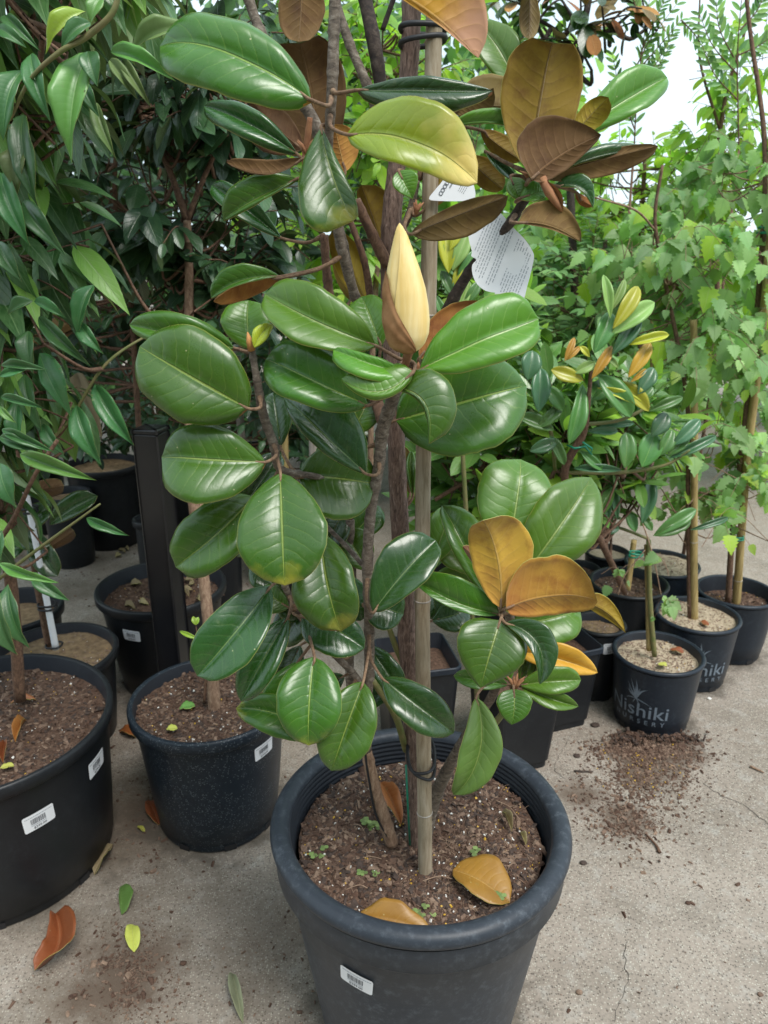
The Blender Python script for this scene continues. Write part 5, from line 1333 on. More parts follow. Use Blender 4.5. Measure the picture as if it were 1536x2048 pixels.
# --- left: lance leaved shrub in the black tub
lt = shrub('lance_leaf_shrub', 'shrub with long drooping lance leaves at the left edge, growing in the black tub', 'shrub', (-.875, 1.415, .32),
   [([(40, 1400, 1.42, 12), (20, 1150, 1.42, 12), (-40, 800, 1.42, 12), (-60, 300, 1.4, 11), (-40, -200, 1.4, 9)], 'bark_b'),
    ([(-40, 1130, 1.3, 5), (20, 1050, 1.25, 5), (70, 950, 1.22, 4.5), (115, 880, 1.22, 4)], 'bark_b'), ([(-30, 1180, 1.3, 3.5), (60, 1110, 1.25, 3.5), (200, 1008, 1.2, 2)], 'twig_g'),
    ([(90, 890, 1.35, 3), (140, 840, 1.35, 3), (215, 725, 1.35, 3), (330, 650, 1.4, 2)], 'twig_g'),
    ([(240, -60, 1.0, 6), (228, 20, 1.0, 6), (175, 72, 1.0, 6), (118, 105, 1.0, 5), (60, 160, 1.02, 4), (20, 240, 1.04, 3)], 'twig_g'), ([(0, -20, 1.1, 3), (70, 60, 1.1, 3), (130, 110, 1.05, 3)], 'bark_b')],
   [((-40, 120, 1.35), (210, 200, .22), 46), ((0, 450, 1.42), (170, 170, .2), 40), ((0, 720, 1.45), (170, 150, .18), 30), ((-60, 950, 1.4), (120, 130, .16), 16), ((60, -150, 1.3), (300, 120, .3), 30)],
   PR['lance'], .135, nleaf=6, tl=(.14, .28), droop=.85, seed=3, twigmat='bark_b')
LN = [((165, 84), (128, 311), 38, 34, 1.0, 'p'), ((52, 96), (92, 234), 24, 20, 1.02, 'd'), ((34, 128), (-4, 272), 30, 26, 1.04, 'd'), ((165, 12), (84, 98), 4, 22, 1.0, 'y'), ((200, -10), (178, 44), 18, 16, .98, 'p'),
 ((178, 38), (118, 90), 20, 18, 1.0, 'd'), ((212, 92), (344, 150), 20, 12, 1.05, 'p'), ((172, 96), (192, 168), 22, 20, .99, 'd'), ((215, 112), (272, 192), 15, 12, 1.04, 'o'), ((238, 110), (297, 206), 12, 14, 1.04, 'o'),
 ((158, 158), (195, 230), 15, 14, 1.05, 'd'), ((186, 196), (226, 312), 12, 16, 1.06, 'o'), ((32, 215), (62, 405), 34, 22, 1.1, 'd'), ((34, 285), (27, 382), 26, 24, 1.1, 'o'), ((-10, 335), (50, 484), 28, 26, 1.1, 'd'),
 ((35, 395), (122, 505), 24, 18, 1.12, 'd'), ((-10, 480), (38, 560), 20, 18, 1.12, 'd'), ((255, 92), (390, 40), 24, 10, 1.1, 'o'), ((0, 20), (75, 95), 12, 16, 1.06, 'd'), ((-10, 50), (50, 90), 14, 16, 1.05, 'd'),
 ((62, 600), (12, 626), 6, 18, 1.25, 'd'), ((64, 600), (129, 634), 18, 5, 1.25, 'd'), ((68, 628), (175, 730), 16, 16, 1.25, 'd'), ((50, 658), (60, 746), 20, 18, 1.25, 'd'), ((180, 565), (148, 668), 18, 18, 1.35, 'd'),
 ((152, 640), (203, 706), 12, 18, 1.35, 'd'), ((70, 702), (136, 832), 36, 14, 1.28, 'd'), ((-5, 728), (92, 738), 12, 6, 1.15, 'd'), ((-5, 750), (62, 733), 8, 12, 1.15, 'd'), ((-5, 792), (86, 816), 12, 6, 1.15, 'd'),
 ((-5, 812), (30, 846), 8, 8, 1.12, 'p'), ((40, 745), (74, 860), 24, 18, 1.3, 'd'), ((30, 795), (36, 895), 20, 18, 1.3, 'd'), ((-5, 856), (102, 903), 14, 10, 1.15, 'd'), ((-5, 872), (70, 900), 16, 12, 1.15, 'd'),
 ((28, 906), (184, 960), 20, 14, 1.12, 'p'), ((145, 808), (196, 930), 22, 22, 1.3, 'd'), ((182, 766), (262, 890), 24, 20, 1.33, 'd'), ((80, 846), (124, 908), 14, 14, 1.3, 'd'), ((-8, 925), (24, 1015), 30, 24, 1.2, 'd'),
 ((-10, 1128), (112, 1168), 14, 10, 1.15, 'p'), ((58, 1146), (134, 1203), 16, 14, 1.2, 'd'), ((-20, 1175), (24, 1314), 24, 24, 1.15, 'd'), ((5, 1170), (48, 1300), 22, 26, 1.2, 'd'), ((168, 1036), (254, 1072), 12, 10, 1.25, 'd'), ((0, 1060), (-5, 1130), 14, 14, 1.2, 'd')]
M['ln_d'] = leaf_mat('lance_green', (.058, .165, .045), (.032, .105, .032), (.16, .27, .09), .36, nv=16, vk=1.3, edge=(.10, .2, .06), coat=.15, bk=.22)
M['ln_p'] = leaf_mat('lance_pale_green', (.13, .31, .065), (.085, .23, .045), (.26, .42, .16), .38, nv=16, vk=1.3, edge=(.22, .38, .10), coat=.15, bk=.22)
M['ln_o'] = leaf_mat('lance_olive', (.13, .19, .055), (.09, .14, .04), (.2, .26, .1), .5, nv=16, vk=1.3, edge=(.2, .25, .1), coat=.05, bk=.22)
M['ln_y'] = leaf_mat('lance_lime', (.30, .42, .035), (.20, .33, .03), (.4, .5, .15), .38, nv=16, vk=1.3, edge=(.35, .45, .12), bk=.22)
for b_, t_, wl_, wr_, Y_, k_ in LN:
    H(b_, t_, wl_, wr_, Y_, a=.85, b=1.2, fold=.3, arch=.30, wave=.06, top='ln_' + k_, und='ln_o', parent=lt, stalk=False, nu=16, nv=8, th=.0002, nz=.35)
shrub('added_shade_tree', 'tall unseen tree added out of frame to shade the pots at the left', 'tree', (-1.75, 2.2, 0), [([(-700, 1250, 2.2, 14), (-690, 800, 2.2, 14), (-600, 300, 2.2, 13), (-400, -200, 2.2, 12), (-150, -500, 2.2, 9)], 'bark_t')],  # added out of frame so its crown shades the left side
   [((-250, -420, 2.1), (560, 240, .55), 95), ((250, -420, 2.3), (420, 200, .5), 70), ((-500, 200, 2.0), (300, 500, .5), 70), ((-200, -600, 1.3), (400, 200, .5), 40)], PR['ovate'], .12, nleaf=9, tl=(.2, .4), droop=.4, seed=44, limit=60, twr=.003)
# --- left: dark ovate shrubs
st_mid = [([(430, 1432, 1.54, 13), (418, 1260, 1.56, 12), (402, 1110, 1.6, 11), (385, 985, 1.63, 11), (378, 800, 1.7, 10), (378, 560, 1.75, 9), (374, 440, 1.75, 8)], 'bark_t'),
          ([(404, 1080, 1.6, 6), (402, 1000, 1.64, 6), (420, 850, 1.7, 5)], 'bark_t'), ([(374, 440, 1.75, 8), (330, 320, 1.75, 6), (255, 180, 1.75, 5), (210, 60, 1.75, 3)], 'bark_b'), ([(374, 440, 1.75, 6), (410, 350, 1.74, 5), (458, 250, 1.72, 4)], 'bark_b'),
          ([(408, 1405, 1.54, 3), (412, 1330, 1.54, 3), (400, 1270, 1.53, 2)], 'bark_b')]
shrub('ovate_leaf_shrub', 'dark ovate leaved shrub with forked brown stems growing from the dewy pot', 'shrub', (-.40, 1.545, .30), st_mid,
   [((400, 140, 1.80), (250, 200, .26), 85), ((360, 420, 1.85), (260, 170, .24), 62), ((480, 540, 1.85), (140, 110, .2), 26)], PR['ovate'], .082, nleaf=7, droop=.45, seed=5, group=None, limit=300)
st_post = [([(306, 1192, 2.16, 7), (300, 1100, 2.16, 7), (284, 950, 2.16, 7), (276, 830, 2.16, 6), (258, 560, 2.2, 6), (230, 400, 2.2, 5), (240, 200, 2.2, 4)], 'bark_b'), ([(258, 560, 2.2, 5), (290, 470, 2.2, 4), (330, 300, 2.2, 3)], 'bark_b')]
shrub('ovate_leaf_shrub', 'dark shrub on a single thin brown trunk in the pot behind the steel post', 'shrub', (-.687, 2.16, .28), st_post,
   [((180, 250, 2.3), (330, 250, .3), 90), ((210, 560, 2.3), (280, 170, .26), 60), ((60, 700, 2.4), (160, 120, .2), 25)], PR['ovate'], .080, nleaf=7, droop=.5, seed=6, limit=300)
shrub('shade_shrub', 'low dark shrub in the far pots seen between the magnolia stems', 'shrub', (-.3, 2.8, 0), [([(560, 1030, 2.9, 6), (560, 860, 2.9, 5), (560, 700, 2.9, 4)], 'bark_k')],
   [((180, 760, 2.7), (160, 90, .2), 34), ((560, 760, 2.8), (150, 150, .2), 50), ((660, 900, 2.8), (100, 80, .2), 16), ((350, 820, 3.0), (190, 110, .25), 44), ((130, 860, 2.9), (150, 90, .2), 24), ((480, 930, 2.9), (90, 50, .2), 10)], PR['ovate'], .075, nleaf=7, droop=.5, seed=61, limit=200)
shrub('shade_shrub', 'dark undergrowth in the far pots right of the bamboo cane', 'shrub', (.5, 2.7, 0), [([(930, 1080, 2.7, 5), (940, 900, 2.7, 5), (950, 750, 2.7, 4)], 'bark_k')],
   [((950, 900, 2.7), (150, 90, .2), 34), ((1080, 960, 2.7), (110, 70, .2), 22), ((900, 1010, 2.7), (90, 40, .2), 10)], PR['ovate'], .07, nleaf=7, droop=.4, seed=62, limit=150)
# small magnolia with white stake
sm = shrub('magnolia_tree', 'shaded young magnolia with brown backed leaves staked in the pot behind the black tub', 'tree', (P_stake['c'].x, P_stake['c'].y, P_stake['soil_z']),
   [([(98, 1292, 1.86, 7), (80, 1200, 1.86, 7), (60, 1080, 1.87, 7), (42, 960, 1.88, 7), (30, 760, 1.9, 6), (60, 560, 1.95, 5)], 'bark_b')], [], PR['mag'], .1)
for b_, t_, wl_, wr_, sd_, tp_ in (((95, 1048), (192, 990), 22, 22, 't', 'topd'), ((40, 985), (130, 970), 16, 22, 'b', 'undd'), ((76, 780), (120, 850), 26, 20, 'b', 'und'), ((200, 872), (150, 742), 26, 20, 't', 'dead_t'), ((90, 610), (70, 535), 40, 40, 'b', 'undd'),
    ((60, 1070), (112, 1152), 30, 26, 't', 'topd'), ((50, 1090), (-10, 1110), 24, 24, 't', 'topd'), ((90, 1100), (150, 1060), 14, 16, 'b', 'undd'), ((60, 690), (150, 640), 26, 22, 'b', 'undd'), ((40, 1060), (100, 1010), 20, 24, 't', 'topd'), ((100, 1090), (30, 1060), 30, 20, 't', 'topd')):
    H(b_, t_, wl_, wr_, 1.86, side=sd_, top=tp_ if sd_ == 't' else 'topd', und=tp_ if sd_ == 'b' else 'undd', parent=sm, stalk=False, nu=12, nv=8)
cane('slim white stake beside the shaded young magnolia', [(40, 930, 1.84, 6), (52, 985, 1.84, 6), (80, 1130, 1.84, 6), (112, 1298, 1.84, 6.5)], 'paper', name='white_stake')
tie('black tie low on the white stake', 108, 1290, 1.85, 15, 14, 0, 1, 0, .003); tie('black tie midway up the white stake', 94, 1208, 1.85, 17, 14, 0, 2, 8, .003); tie('black tie near the top of the white stake', 56, 1015, 1.85, 17, 14, 0, 2, 8, .003)
# little shoot with lime leaves in the dewy pot
sp = thing('sucker_shoot', 'thin shoot with small lime leaves rising beside the tan trunk', 'shoot', G(402, 1340, .30))
mb = MB(); tube(mb, [U(403, 1345, 1.5), U(400, 1300, 1.5), U(394, 1265, 1.5), U(390, 1240, 1.5)], [.0016, .0014, .0012, .0008], 6); mb.build('stem', [M['bark_b']], sp)
for b_, t_ in (((396, 1278), (358, 1262)), ((396, 1275), (406, 1258)), ((391, 1250), (386, 1232)), ((391, 1250), (397, 1234)), ((400, 1302), (388, 1292)), ((398, 1280), (404, 1268))):
    H(b_, t_, 5, 5, 1.5, top='ln_y', und='ln_o', parent=sp, stalk=False, nu=6, nv=4, th=.0002, b=.8)
# --- centre and right
def hang(pot, px, py): return (pot['c'].x, pot['c'].y, pot['soil_z'])
shrub('bright_leaf_shrub', 'bright green broad leaved shrub filling the gap behind the upper magnolia stems', 'shrub', (0, 2.7, 0),
   [([(740, 1000, 2.7, 6), (745, 700, 2.7, 6), (760, 400, 2.7, 6), (760, 100, 2.7, 5)], 'bark_t')], [((760, 100, 2.6), (230, 220, .3), 70), ((700, 420, 2.7), (240, 190, .3), 55)], PR['bright'], .085, nleaf=7, droop=.35, seed=8)
shrub('narrow_leaf_shrub', 'mid-green narrow leaved shrub right behind the bamboo cane', 'shrub', (.29, 2.0, 0),
   [([(1010, 1150, 2.0, 7), (1000, 1000, 2.0, 7), (985, 800, 2.0, 6), (975, 560, 2.0, 4)], 'bark_b'), ([(870, 1000, 1.9, 4), (960, 940, 1.95, 5), (1010, 860, 2.0, 5)], 'bark_b')],
   [((960, 620, 2.0), (110, 200, .2), 44), ((970, 890, 2.0), (150, 110, .2), 34), ((900, 480, 2.05), (80, 70, .1), 12), ((1080, 800, 2.0), (80, 130, .15), 18), ((960, 1010, 2.05), (150, 80, .2), 26), ((1090, 980, 2.1), (90, 80, .15), 16)], PR['narrow'], .115, nleaf=8, droop=.05, seed=9, up=.8, spread=.7)
gl = shrub('glossy_leaf_shrub', 'glossy shrub with yellow and orange new leaves right of the cream bud', 'shrub', (P_r1['c'].x, P_r1['c'].y, P_r1['soil_z']),
   [([(1250, 1185, 2.0, 6), (1200, 1080, 1.85, 7), (1130, 960, 1.72, 8), (1165, 870, 1.68, 8), (1175, 820, 1.66, 5), (1182, 740, 1.64, 4)], 'bark_b'), ([(1165, 850, 1.68, 4), (1240, 840, 1.66, 3.5), (1300, 812, 1.66, 3)], 'twig_g'),
    ([(1110, 940, 1.75, 4), (1100, 860, 1.7, 4), (1060, 820, 1.7, 3)], 'twig_g'), ([(1130, 945, 1.72, 4), (1240, 945, 1.7, 4), (1330, 930, 1.68, 3), (1380, 900, 1.66, 2)], 'twig_g')],
   [((1120, 850, 1.85), (110, 120, .12), 30), ((1230, 800, 1.9), (110, 90, .1), 22), ((1200, 930, 1.95), (140, 70, .1), 26), ((1300, 860, 2.0), (90, 90, .1), 14)], PR['narrow'], .105, nleaf=8, droop=0, seed=10, up=.8)
M['gl_g'] = leaf_mat('glossy_green', (.085, .21, .04), (.05, .14, .035), (.2, .32, .08), .33, nv=9, vk=1.5, edge=(.15, .28, .06), coat=.25, bk=.22)
M['gl_d'] = leaf_mat('glossy_dark', (.055, .15, .06), (.038, .11, .045), (.14, .22, .08), .3, nv=9, vk=1.5, edge=(.1, .2, .06), coat=.3, bk=.22)
M['gl_p'] = leaf_mat('glossy_pale', (.24, .36, .09), (.16, .28, .07), (.35, .42, .15), .42, nv=9, vk=1.5, edge=(.3, .4, .1), coat=.1, bk=.22)
M['gl_y'] = leaf_mat('glossy_yellow', (.42, .40, .025), (.28, .31, .02), (.5, .5, .1), .36, nv=9, vk=1.5, edge=(.4, .4, .1), bk=.22)
M['gl_o'] = leaf_mat('glossy_orange', (.50, .24, .03), (.38, .26, .03), (.5, .4, .1), .4, nv=9, vk=1.5, edge=(.4, .3, .1), bk=.22)
GL = [((1222, 636), (1208, 547), 10, 9, 'p'), ((1222, 622), (1251, 556), 6, 8, 'p'), ((1228, 656), (1279, 570), 14, 13, 'y'), ((1225, 667), (1313, 602), 17, 14, 'p'), ((1190, 706), (1223, 622), 16, 16, 'g'), ((1225, 708), (1282, 634), 14, 14, 'd'),
 ((1256, 688), (1341, 668), 9, 9, 'y'), ((1258, 754), (1303, 684), 13, 12, 'o'), ((1184, 757), (1225, 690), 9, 10, 'o'), ((1130, 722), (1150, 674), 7, 6, 'o'), ((1134, 720), (1161, 692), 5, 5, 'o'), ((1180, 714), (1160, 692), 6, 6, 'y'), ((1148, 746), (1191, 724), 9, 11, 'p'),
 ((1168, 760), (1103, 738), 16, 12, 'y'), ((1215, 712), (1237, 735), 5, 6, 'p'), ((1262, 764), (1294, 737), 5, 5, 'o'), ((1195, 774), (1290, 812), 9, 6, 'y'), ((1236, 760), (1299, 822), 15, 12, 'y'), ((1198, 748), (1264, 834), 24, 18, 'g'), ((1168, 766), (1140, 888), 16, 14, 'g'),
 ((1277, 788), (1309, 734), 14, 14, 'd'), ((1286, 800), (1307, 774), 8, 8, 'g'), ((1078, 824), (1082, 734), 17, 17, 'd'), ((1056, 760), (1066, 700), 18, 18, 'd'), ((1075, 856), (1124, 810), 10, 13, 'g'), ((1128, 822), (1094, 774), 14, 13, 'g'), ((1252, 936), (1254, 864), 17, 16, 'g'),
 ((1285, 934), (1312, 866), 22, 20, 'g'), ((1320, 912), (1346, 858), 13, 13, 'g'), ((1334, 912), (1380, 872), 10, 10, 'g'), ((1348, 890), (1402, 838), 14, 13, 'd'), ((1304, 872), (1336, 826), 16, 16, 'd'), ((1340, 916), (1436, 870), 9, 10, 'd'), ((1298, 822), (1368, 793), 9, 9, 'g'),
 ((1246, 940), (1148, 936), 7, 8, 'd'), ((1175, 862), (1238, 862), 8, 8, 'd'), ((1120, 880), (1060, 902), 12, 12, 'd'), ((1110, 860), (1035, 830), 12, 14, 'g'), ((1172, 820), (1180, 790), 8, 8, 'g'), ((1200, 850), (1270, 846), 8, 8, 'd'), ((1185, 800), (1222, 770), 10, 12, 'g'), ((1100, 870), (1130, 930), 10, 10, 'g'), ((1160, 900), (1206, 940), 8, 10, 'g')]
for b_, t_, wl_, wr_, k_ in GL: H(b_, t_, wl_ * 1.15, wr_ * 1.15, 1.64 if b_[1] < 800 else 1.68, top='gl_' + k_, und='gl_p', parent=gl, stalk=False, a=.85, b=.7, fold=.25, nu=12, nv=6, th=.0003, nz=.4)
mb = MB(); tube(mb, [U(1134, 890, 1.70), U(1150, 897, 1.67), U(1170, 893, 1.68), U(1186, 912, 1.68)], [.002, .003, .003, .0015], 5); tube(mb, [U(1165, 884, 1.67), U(1184, 897, 1.67), U(1182, 906, 1.67)], [.002, .0025, .001], 5)
tag(mb.build('green_tie', [M['green_tie']]), 'frayed green tie on the brown stem of the glossy shrub', 'plant tie')
g2 = shrub('glossy_leaf_shrub', 'young glossy leaved plant with bare stem in the front logo pot', 'shrub', (P_logo['c'].x, P_logo['c'].y, P_logo['soil_z']),
   [([(1309, 1312, 1.93, 5), (1300, 1200, 1.93, 5), (1297, 1080, 1.93, 4.5)], 'twig_g'), ([(1297, 1078, 1.93, 3), (1240, 1056, 1.93, 3), (1190, 1046, 1.95, 3)], 'twig_g')], [], PR['narrow'], .08)
for b_, t_, wl_, wr_, k_ in (((1286, 1048), (1304, 952), 17, 15, 'd'), ((1272, 1064), (1258, 1024), 13, 11, 'g'), ((1308, 1072), (1396, 1018), 18, 12, 'g'), ((1312, 1072), (1384, 1038), 8, 14, 'g'), ((1382, 1060), (1460, 1034), 7, 8, 'd'), ((1305, 1062), (1290, 1038), 8, 8, 'g'), ((1240, 1058), (1200, 1054), 14, 14, 'd'), ((1218, 1040), (1202, 970), 12, 10, 'd'), ((1236, 1040), (1222, 965), 9, 9, 'd')):
    H(b_, t_, wl_, wr_, 1.9, top='gl_' + k_, und='gl_p', parent=g2, stalk=False, a=.85, b=.65, fold=.2, nu=12, nv=6, th=.0003, nz=.4)
cane('short greenish cane in the front logo pot', [(1293, 1090, 1.94, 5), (1296, 1200, 1.94, 5), (1298, 1300, 1.94, 5.5)], 'bambooy')
cane('golden cane standing in the hidden logo pot', [(1387, 640, 2.14, 7), (1389, 850, 2.15, 7), (1388, 1050, 2.16, 7), (1388, 1248, 2.17, 8)], 'bambooy', (850, 1080))
cane('golden cane behind the glossy shrub', [(1300, 640, 2.4, 6), (1298, 800, 2.4, 6), (1292, 960, 2.4, 6)], 'bambooy', (860,))
cane('tall pale cane with birch stem at the right edge', [(1545, 430, 2.3, 8), (1520, 700, 2.3, 8), (1496, 900, 2.31, 8), (1484, 1050, 2.32, 7.5), (1472, 1216, 2.33, 8)], 'bambooy', (620, 900, 1165))
cane('short cane leaning in the round pot behind the front logo pot', [(1268, 1080, 2.2, 5.5), (1255, 1180, 2.18, 6)], 'bambooy')
cane('grey cane behind the small lime shoot', [(474, 690, 2.9, 8), (478, 800, 2.9, 8), (484, 890, 2.9, 8)], 'bamboog'); cane('brown cane in the shade left of the magnolia stem', [(566, 700, 2.6, 7), (570, 900, 2.6, 7), (572, 1010, 2.6, 7)], 'bambooy')
cane('thick grey cane behind the hanging magnolia leaves', [(622, 680, 2.4, 9), (626, 850, 2.4, 9), (628, 960, 2.4, 9)], 'bamboog')
BSZ = .066
shrub('birch_tree', 'young birch with serrated leaves on the golden cane in the hidden logo pot', 'tree', (P_logo2['c'].x, P_logo2['c'].y, P_logo2['soil_z']),
   [([(1380, 1240, 2.17, 5), (1376, 1000, 2.17, 4.5), (1374, 800, 2.17, 4.5), (1330, 560, 2.2, 4), (1310, 440, 2.2, 3.5), (1325, 330, 2.2, 3)], 'bark_b'), ([(1310, 460, 2.2, 2.5), (1270, 420, 2.15, 2.2), (1190, 395, 2.1, 1.8)], 'bark_t')],
   [((1380, 470, 2.2), (200, 110, .2), 42), ((1400, 660, 2.2), (160, 130, .2), 32), ((1390, 850, 2.25), (120, 110, .14), 18), ((1400, 960, 2.3), (110, 50, .12), 8), ((1270, 520, 2.35), (140, 150, .15), 20)], PR['birch'], BSZ, nleaf=6, droop=.7, seed=12, twigmat='bark_t', twr=.0013, weep=.35)
shrub('birch_tree', 'taller young birch at the right edge in the brown bark mix pot', 'tree', (P_br['c'].x, P_br['c'].y, P_br['soil_z']),
   [([(1456, 1208, 2.32, 6), (1466, 1050, 2.32, 6), (1490, 850, 2.32, 6), (1520, 560, 2.32, 6), (1530, 300, 2.35, 5), (1500, 60, 2.4, 4), (1480, -120, 2.4, 3)], 'bark_b'), ([(1478, 960, 2.3, 3), (1440, 990, 2.28, 2.5), (1400, 985, 2.25, 2)], 'bark_b')],
   [((1490, 640, 2.35), (100, 150, .18), 26), ((1500, 930, 2.3), (90, 110, .14), 17), ((1430, 330, 2.45), (130, 120, .2), 22), ((1560, 420, 2.3), (90, 250, .2), 22), ((1450, 1000, 2.2), (70, 60, .1), 5), ((1480, 800, 2.4), (80, 90, .14), 9)], PR['birch'], BSZ, nleaf=6, droop=.7, seed=13, twigmat='bark_t', twr=.0013, weep=.35)
shrub('birch_tree', 'thin low birch whip trailing small leaves over the front logo pot', 'tree', (.72, 1.98, .1),
   [([(1262, 1000, 1.95, 1.5), (1290, 1060, 1.88, 1.4), (1310, 1130, 1.86, 1.2), (1322, 1190, 1.86, 1)], 'bark_t'), ([(1290, 1100, 1.86, 1), (1250, 1150, 1.86, 1), (1236, 1190, 1.86, .8)], 'bark_t')],
   [((1320, 1120, 1.86), (40, 50, .03), 2), ((1326, 1200, 1.84), (26, 26, .03), 3), ((1238, 1140, 1.86), (20, 30, .02), 2)], PR['birch'], .042, nleaf=3, tl=(.05, .1), droop=.7, seed=14, twigmat='bark_t', twr=.0009, weep=.3)
tie('teal tie holding the birch stem to its cane low down', 1474, 1072, 2.31, 12, 12, 0, 2, 5, .003, 'green_tie')
tie('green tie holding the birch to its cane at the frame edge', 1532, 455, 2.31, 14, 14, 0, 2, 10, .004, 'green_tie')
tie('green tie on the bare stem above the round pot of brown mix', 1272, 1106, 2.15, 12, 10, 2, 2, 5, .003, 'green_tie')
shrub('small_leaf_shrub', 'lush dark green small leaved shrub behind the glossy shrub', 'shrub', (1.0, 2.95, 0), [([(1230, 900, 2.95, 6), (1215, 700, 2.95, 5), (1210, 480, 2.95, 4)], 'bark_k')],
   [((1200, 570, 2.9), (200, 150, .3), 110), ((1120, 700, 2.9), (130, 90, .25), 50), ((1330, 760, 2.9), (110, 100, .25), 30)], PR['lush'], .055, nleaf=11, tl=(.15, .25), droop=.35, seed=15, twr=.0014, rank=True, spread=1.0)
shrub('bright_leaf_shrub', 'sunlit lime green shrub below the pale sky at the right', 'shrub', (1.3, 3.4, 0), [([(1290, 900, 3.4, 6), (1280, 600, 3.4, 6), (1290, 300, 3.4, 4)], 'bark_b')],
   [((1240, 360, 3.4), (230, 120, .35), 75), ((1450, 330, 3.2), (170, 110, .3), 40)], PR['bright'], .085, nleaf=8, droop=.5, seed=16)
shrub('bright_leaf_shrub', 'tall loose sunlit shrub reaching into the sky at the top right corner', 'shrub', (1.75, 3.0, 0), [([(1440, 700, 3.0, 5), (1430, 400, 3.0, 5), (1450, 200, 3.0, 4), (1490, 60, 3.0, 3), (1500, -60, 3.0, 2)], 'bark_b'), ([(1440, 260, 3.0, 3), (1400, 120, 3.0, 2.5), (1400, -20, 3.0, 1.5)], 'bark_b')],
   [((1480, 220, 3.0), (100, 90, .2), 20), ((1450, 90, 3.0), (60, 100, .12), 8), ((1520, 60, 3.0), (60, 120, .15), 8)], PR['bright'], .065, nleaf=6, droop=.4, seed=17, conn=.0, twr=.0014)
# wispy two ranked shoots against the sky
def wispy(label, shoots, Y, ls, seed):
    rg = random.Random(seed); p0 = U(shoots[0][0][0], shoots[0][0][1], Y); t = thing('wispy_shrub', label, 'shrub', (p0.x, p0.y, 0)); tw = MB(); placed = []
    base = Vector((p0.x, p0.y, 0)); tube(tw, [base, Vector((p0.x + .02, p0.y, p0.z * .5)), p0], [.008, .007, .004], 6)
    for sh in shoots:
        C = catmull([(x, y, Y) for x, y in sh], 9); W3 = [U(*c) for c in C]; n = len(W3); tube(tw, W3, [.0028 * (1 - .75 * i / n) for i in range(n)], 5, cap=False)
        L = 0
        for i in range(2, n, 2):
            td = (W3[i] - W3[i - 1]).normalized(); sd_ = td.cross(Vector((0, 1, 0))).normalized()
            for sg in (-1, 1):
                d = (td * .75 + sd_ * sg * .65 + rand_in(rg) * .12).normalized()
                placed.append((leaf_matrix(W3[i], d, Vector((0, -1, .5)) + rand_in(rg) * .6, ls * rg.uniform(.8, 1.15) * (1 - .3 * i / n)), rg.choice(PR['wisp'])))
    tw.build('stem', [M['bark_b']], t); set_leaves(t, placed, 300)
wispy('airy shrub with paired little leaves on arching shoots against the sky', [[(1268, 300), (1275, 180), (1290, 60), (1305, -40)], [(1272, 145), (1320, 90), (1362, 40)], [(1274, 130), (1300, 80), (1352, 10)], [(1280, 110), (1310, 40), (1330, 0)], [(1268, 180), (1310, 130), (1345, 70)], [(1262, 210), (1300, 160), (1335, 100)], [(1362, 40), (1390, 70), (1415, 110)], [(1270, 260), (1240, 180), (1225, 110)], [(1290, 60), (1270, 10), (1262, -40)]], 2.9, .045, 1)
wispy('second airy shrub with little leaves at the top right corner', [[(1478, 300), (1475, 120), (1483, 0), (1490, -60)], [(1476, 130), (1440, 60), (1432, 0)], [(1478, 110), (1520, 90), (1545, 70)], [(1476, 150), (1425, 90), (1400, 30)], [(1480, 60), (1515, 20), (1530, -20)], [(1476, 200), (1430, 150), (1404, 90)]], 2.8, .055, 2)
wispy('small leaved lime shrub behind the thick cane at the top', [[(930, 500), (950, 300), (985, 150), (1000, 20)], [(950, 300), (930, 200), (925, 120)], [(960, 250), (1010, 200), (1050, 150)], [(975, 180), (1010, 100), (1020, 20)], [(985, 130), (960, 60), (965, 0)], [(1000, 120), (1060, 60), (1100, 10)], [(1010, 150), (1090, 120), (1130, 60)]], 3.0, .06, 3)
# dark magnolia far top
shrub('magnolia_tree', 'darker magnolia with brown backed leaves far back at the top of the photo', 'tree', (.75, 3.0, 0), [([(1150, 600, 3.0, 8), (1140, 300, 3.0, 8), (1160, 100, 3.0, 7), (1190, -60, 3.0, 6)], 'bark_k'), ([(1160, 110, 3.0, 5), (1110, 60, 3.0, 4), (1060, 30, 3.0, 3)], 'bark_k'), ([(1165, 90, 3.0, 4), (1220, 60, 3.0, 3.5), (1270, 20, 3.0, 3)], 'bark_k')],
   [((1160, 40, 2.95), (130, 80, .2), 11), ((1260, 0, 2.95), (60, 60, .2), 5), ((1080, 0, 2.95), (90, 60, .2), 6)], [PR['mag'][0], PR['mag'][0], PR['mag'][2], PR['mag'][3]], .10, nleaf=5, droop=.2, seed=19, twigmat='bark_k', twr=.005)
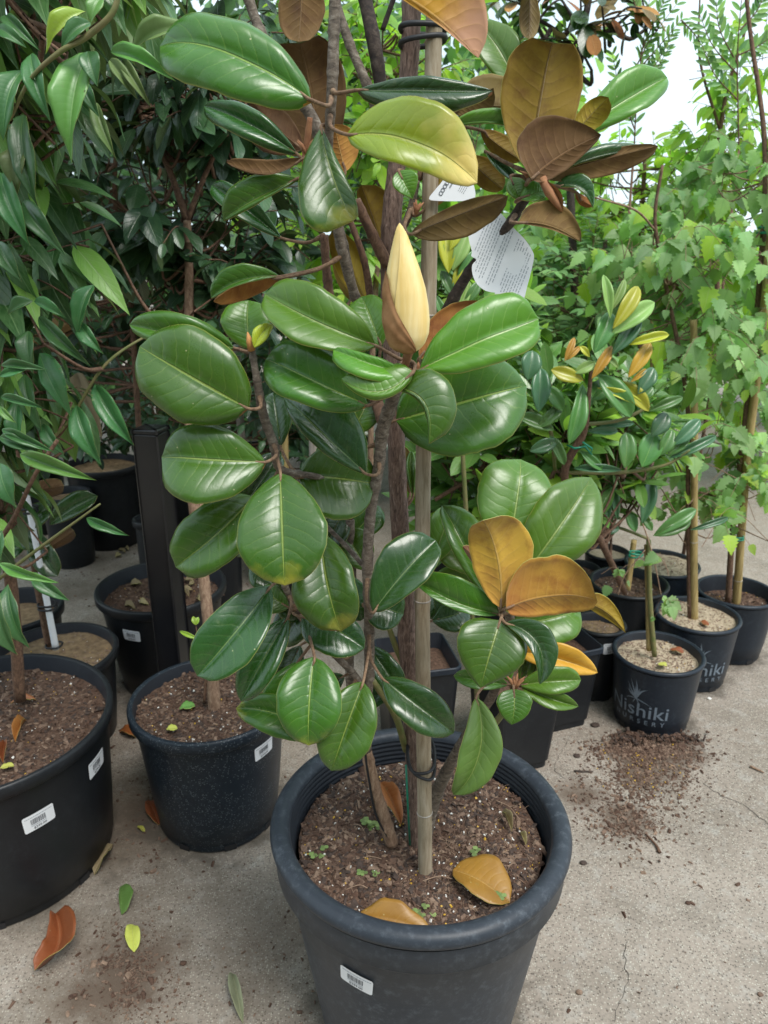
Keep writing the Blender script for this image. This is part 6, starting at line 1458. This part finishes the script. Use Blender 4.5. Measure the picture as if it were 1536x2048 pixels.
# --- mass of planting further back
def mass(name, label, regions, protos, size, seed):
    rg = random.Random(seed); placed = []
    for (x0, x1, y0, y1, z0, z1, n) in regions:
        for _ in range(n):
            u = rg.random(); x = rg.uniform(x0, x1); y = rg.uniform(y0, y1)
            top = z1 * (.86 + .2 * noise.noise(Vector((x * .9, y * .5, 7.7))) + .1 * noise.noise(Vector((x * 4, 3, 1))))
            z = z0 + (top - z0) * u
            d = rand_in(rg) + Vector((0, -.3, -.25)); placed.append((leaf_matrix(Vector((x, y, z)), d, Vector((0, -.5, .8)) + rand_in(rg), size * rg.uniform(.6, 1.3)), rg.choice(protos)))
    o = join_leaves(name, placed, None); return tag(o, label, 'planting', kind='stuff')
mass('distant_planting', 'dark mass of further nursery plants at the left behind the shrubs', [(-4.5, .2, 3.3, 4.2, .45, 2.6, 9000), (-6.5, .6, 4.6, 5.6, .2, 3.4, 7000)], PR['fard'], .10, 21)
mass('added_unseen_hedge', 'tall unseen planting added behind the camera to darken reflections', [(-6, 5, -4.2, -2.6, .2, 3.6, 5200)], PR['fard'], .22, 31)  # added out of view to darken what leaves and pots reflect
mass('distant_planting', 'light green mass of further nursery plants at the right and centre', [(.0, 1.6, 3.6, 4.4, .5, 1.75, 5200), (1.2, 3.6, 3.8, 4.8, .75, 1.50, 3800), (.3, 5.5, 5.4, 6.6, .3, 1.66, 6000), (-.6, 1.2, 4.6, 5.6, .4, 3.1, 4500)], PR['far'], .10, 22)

nlp = thing('lime_shoot', 'shrub shoots with broad lime leaves between the bamboo cane and the white tag', 'shrub', (.25, 1.6, 0))
mb = MB(); tube(mb, [Vector((.25, 1.6, 0)), U(925, 900, 1.6), U(922, 620, 1.55), U(915, 540, 1.5)], [.006, .005, .004, .002], 6); mb.build('stem', [M['twig_g']], nlp)
for b_, t_, wl_, wr_, k_ in (((898, 545), (890, 452), 18, 16, 'y'), ((905, 540), (938, 458), 14, 16, 'p'), ((915, 560), (952, 500), 12, 12, 'g'), ((910, 600), (882, 540), 10, 12, 'g'), ((930, 610), (960, 560), 10, 12, 'g'), ((900, 500), (925, 440), 10, 12, 'y'), ((912, 640), (940, 560), 9, 10, 'p'), ((925, 660), (975, 610), 10, 10, 'g'), ((890, 640), (870, 590), 9, 9, 'g'), ((905, 575), (925, 520), 8, 8, 'y'), ((885, 520), (872, 470), 10, 10, 'g')):
    H(b_, t_, wl_, wr_, 1.5, top='gl_' + k_, und='gl_p', parent=nlp, stalk=False, a=.8, b=.65, fold=.2, nu=12, nv=6, th=.0003, nz=.3)
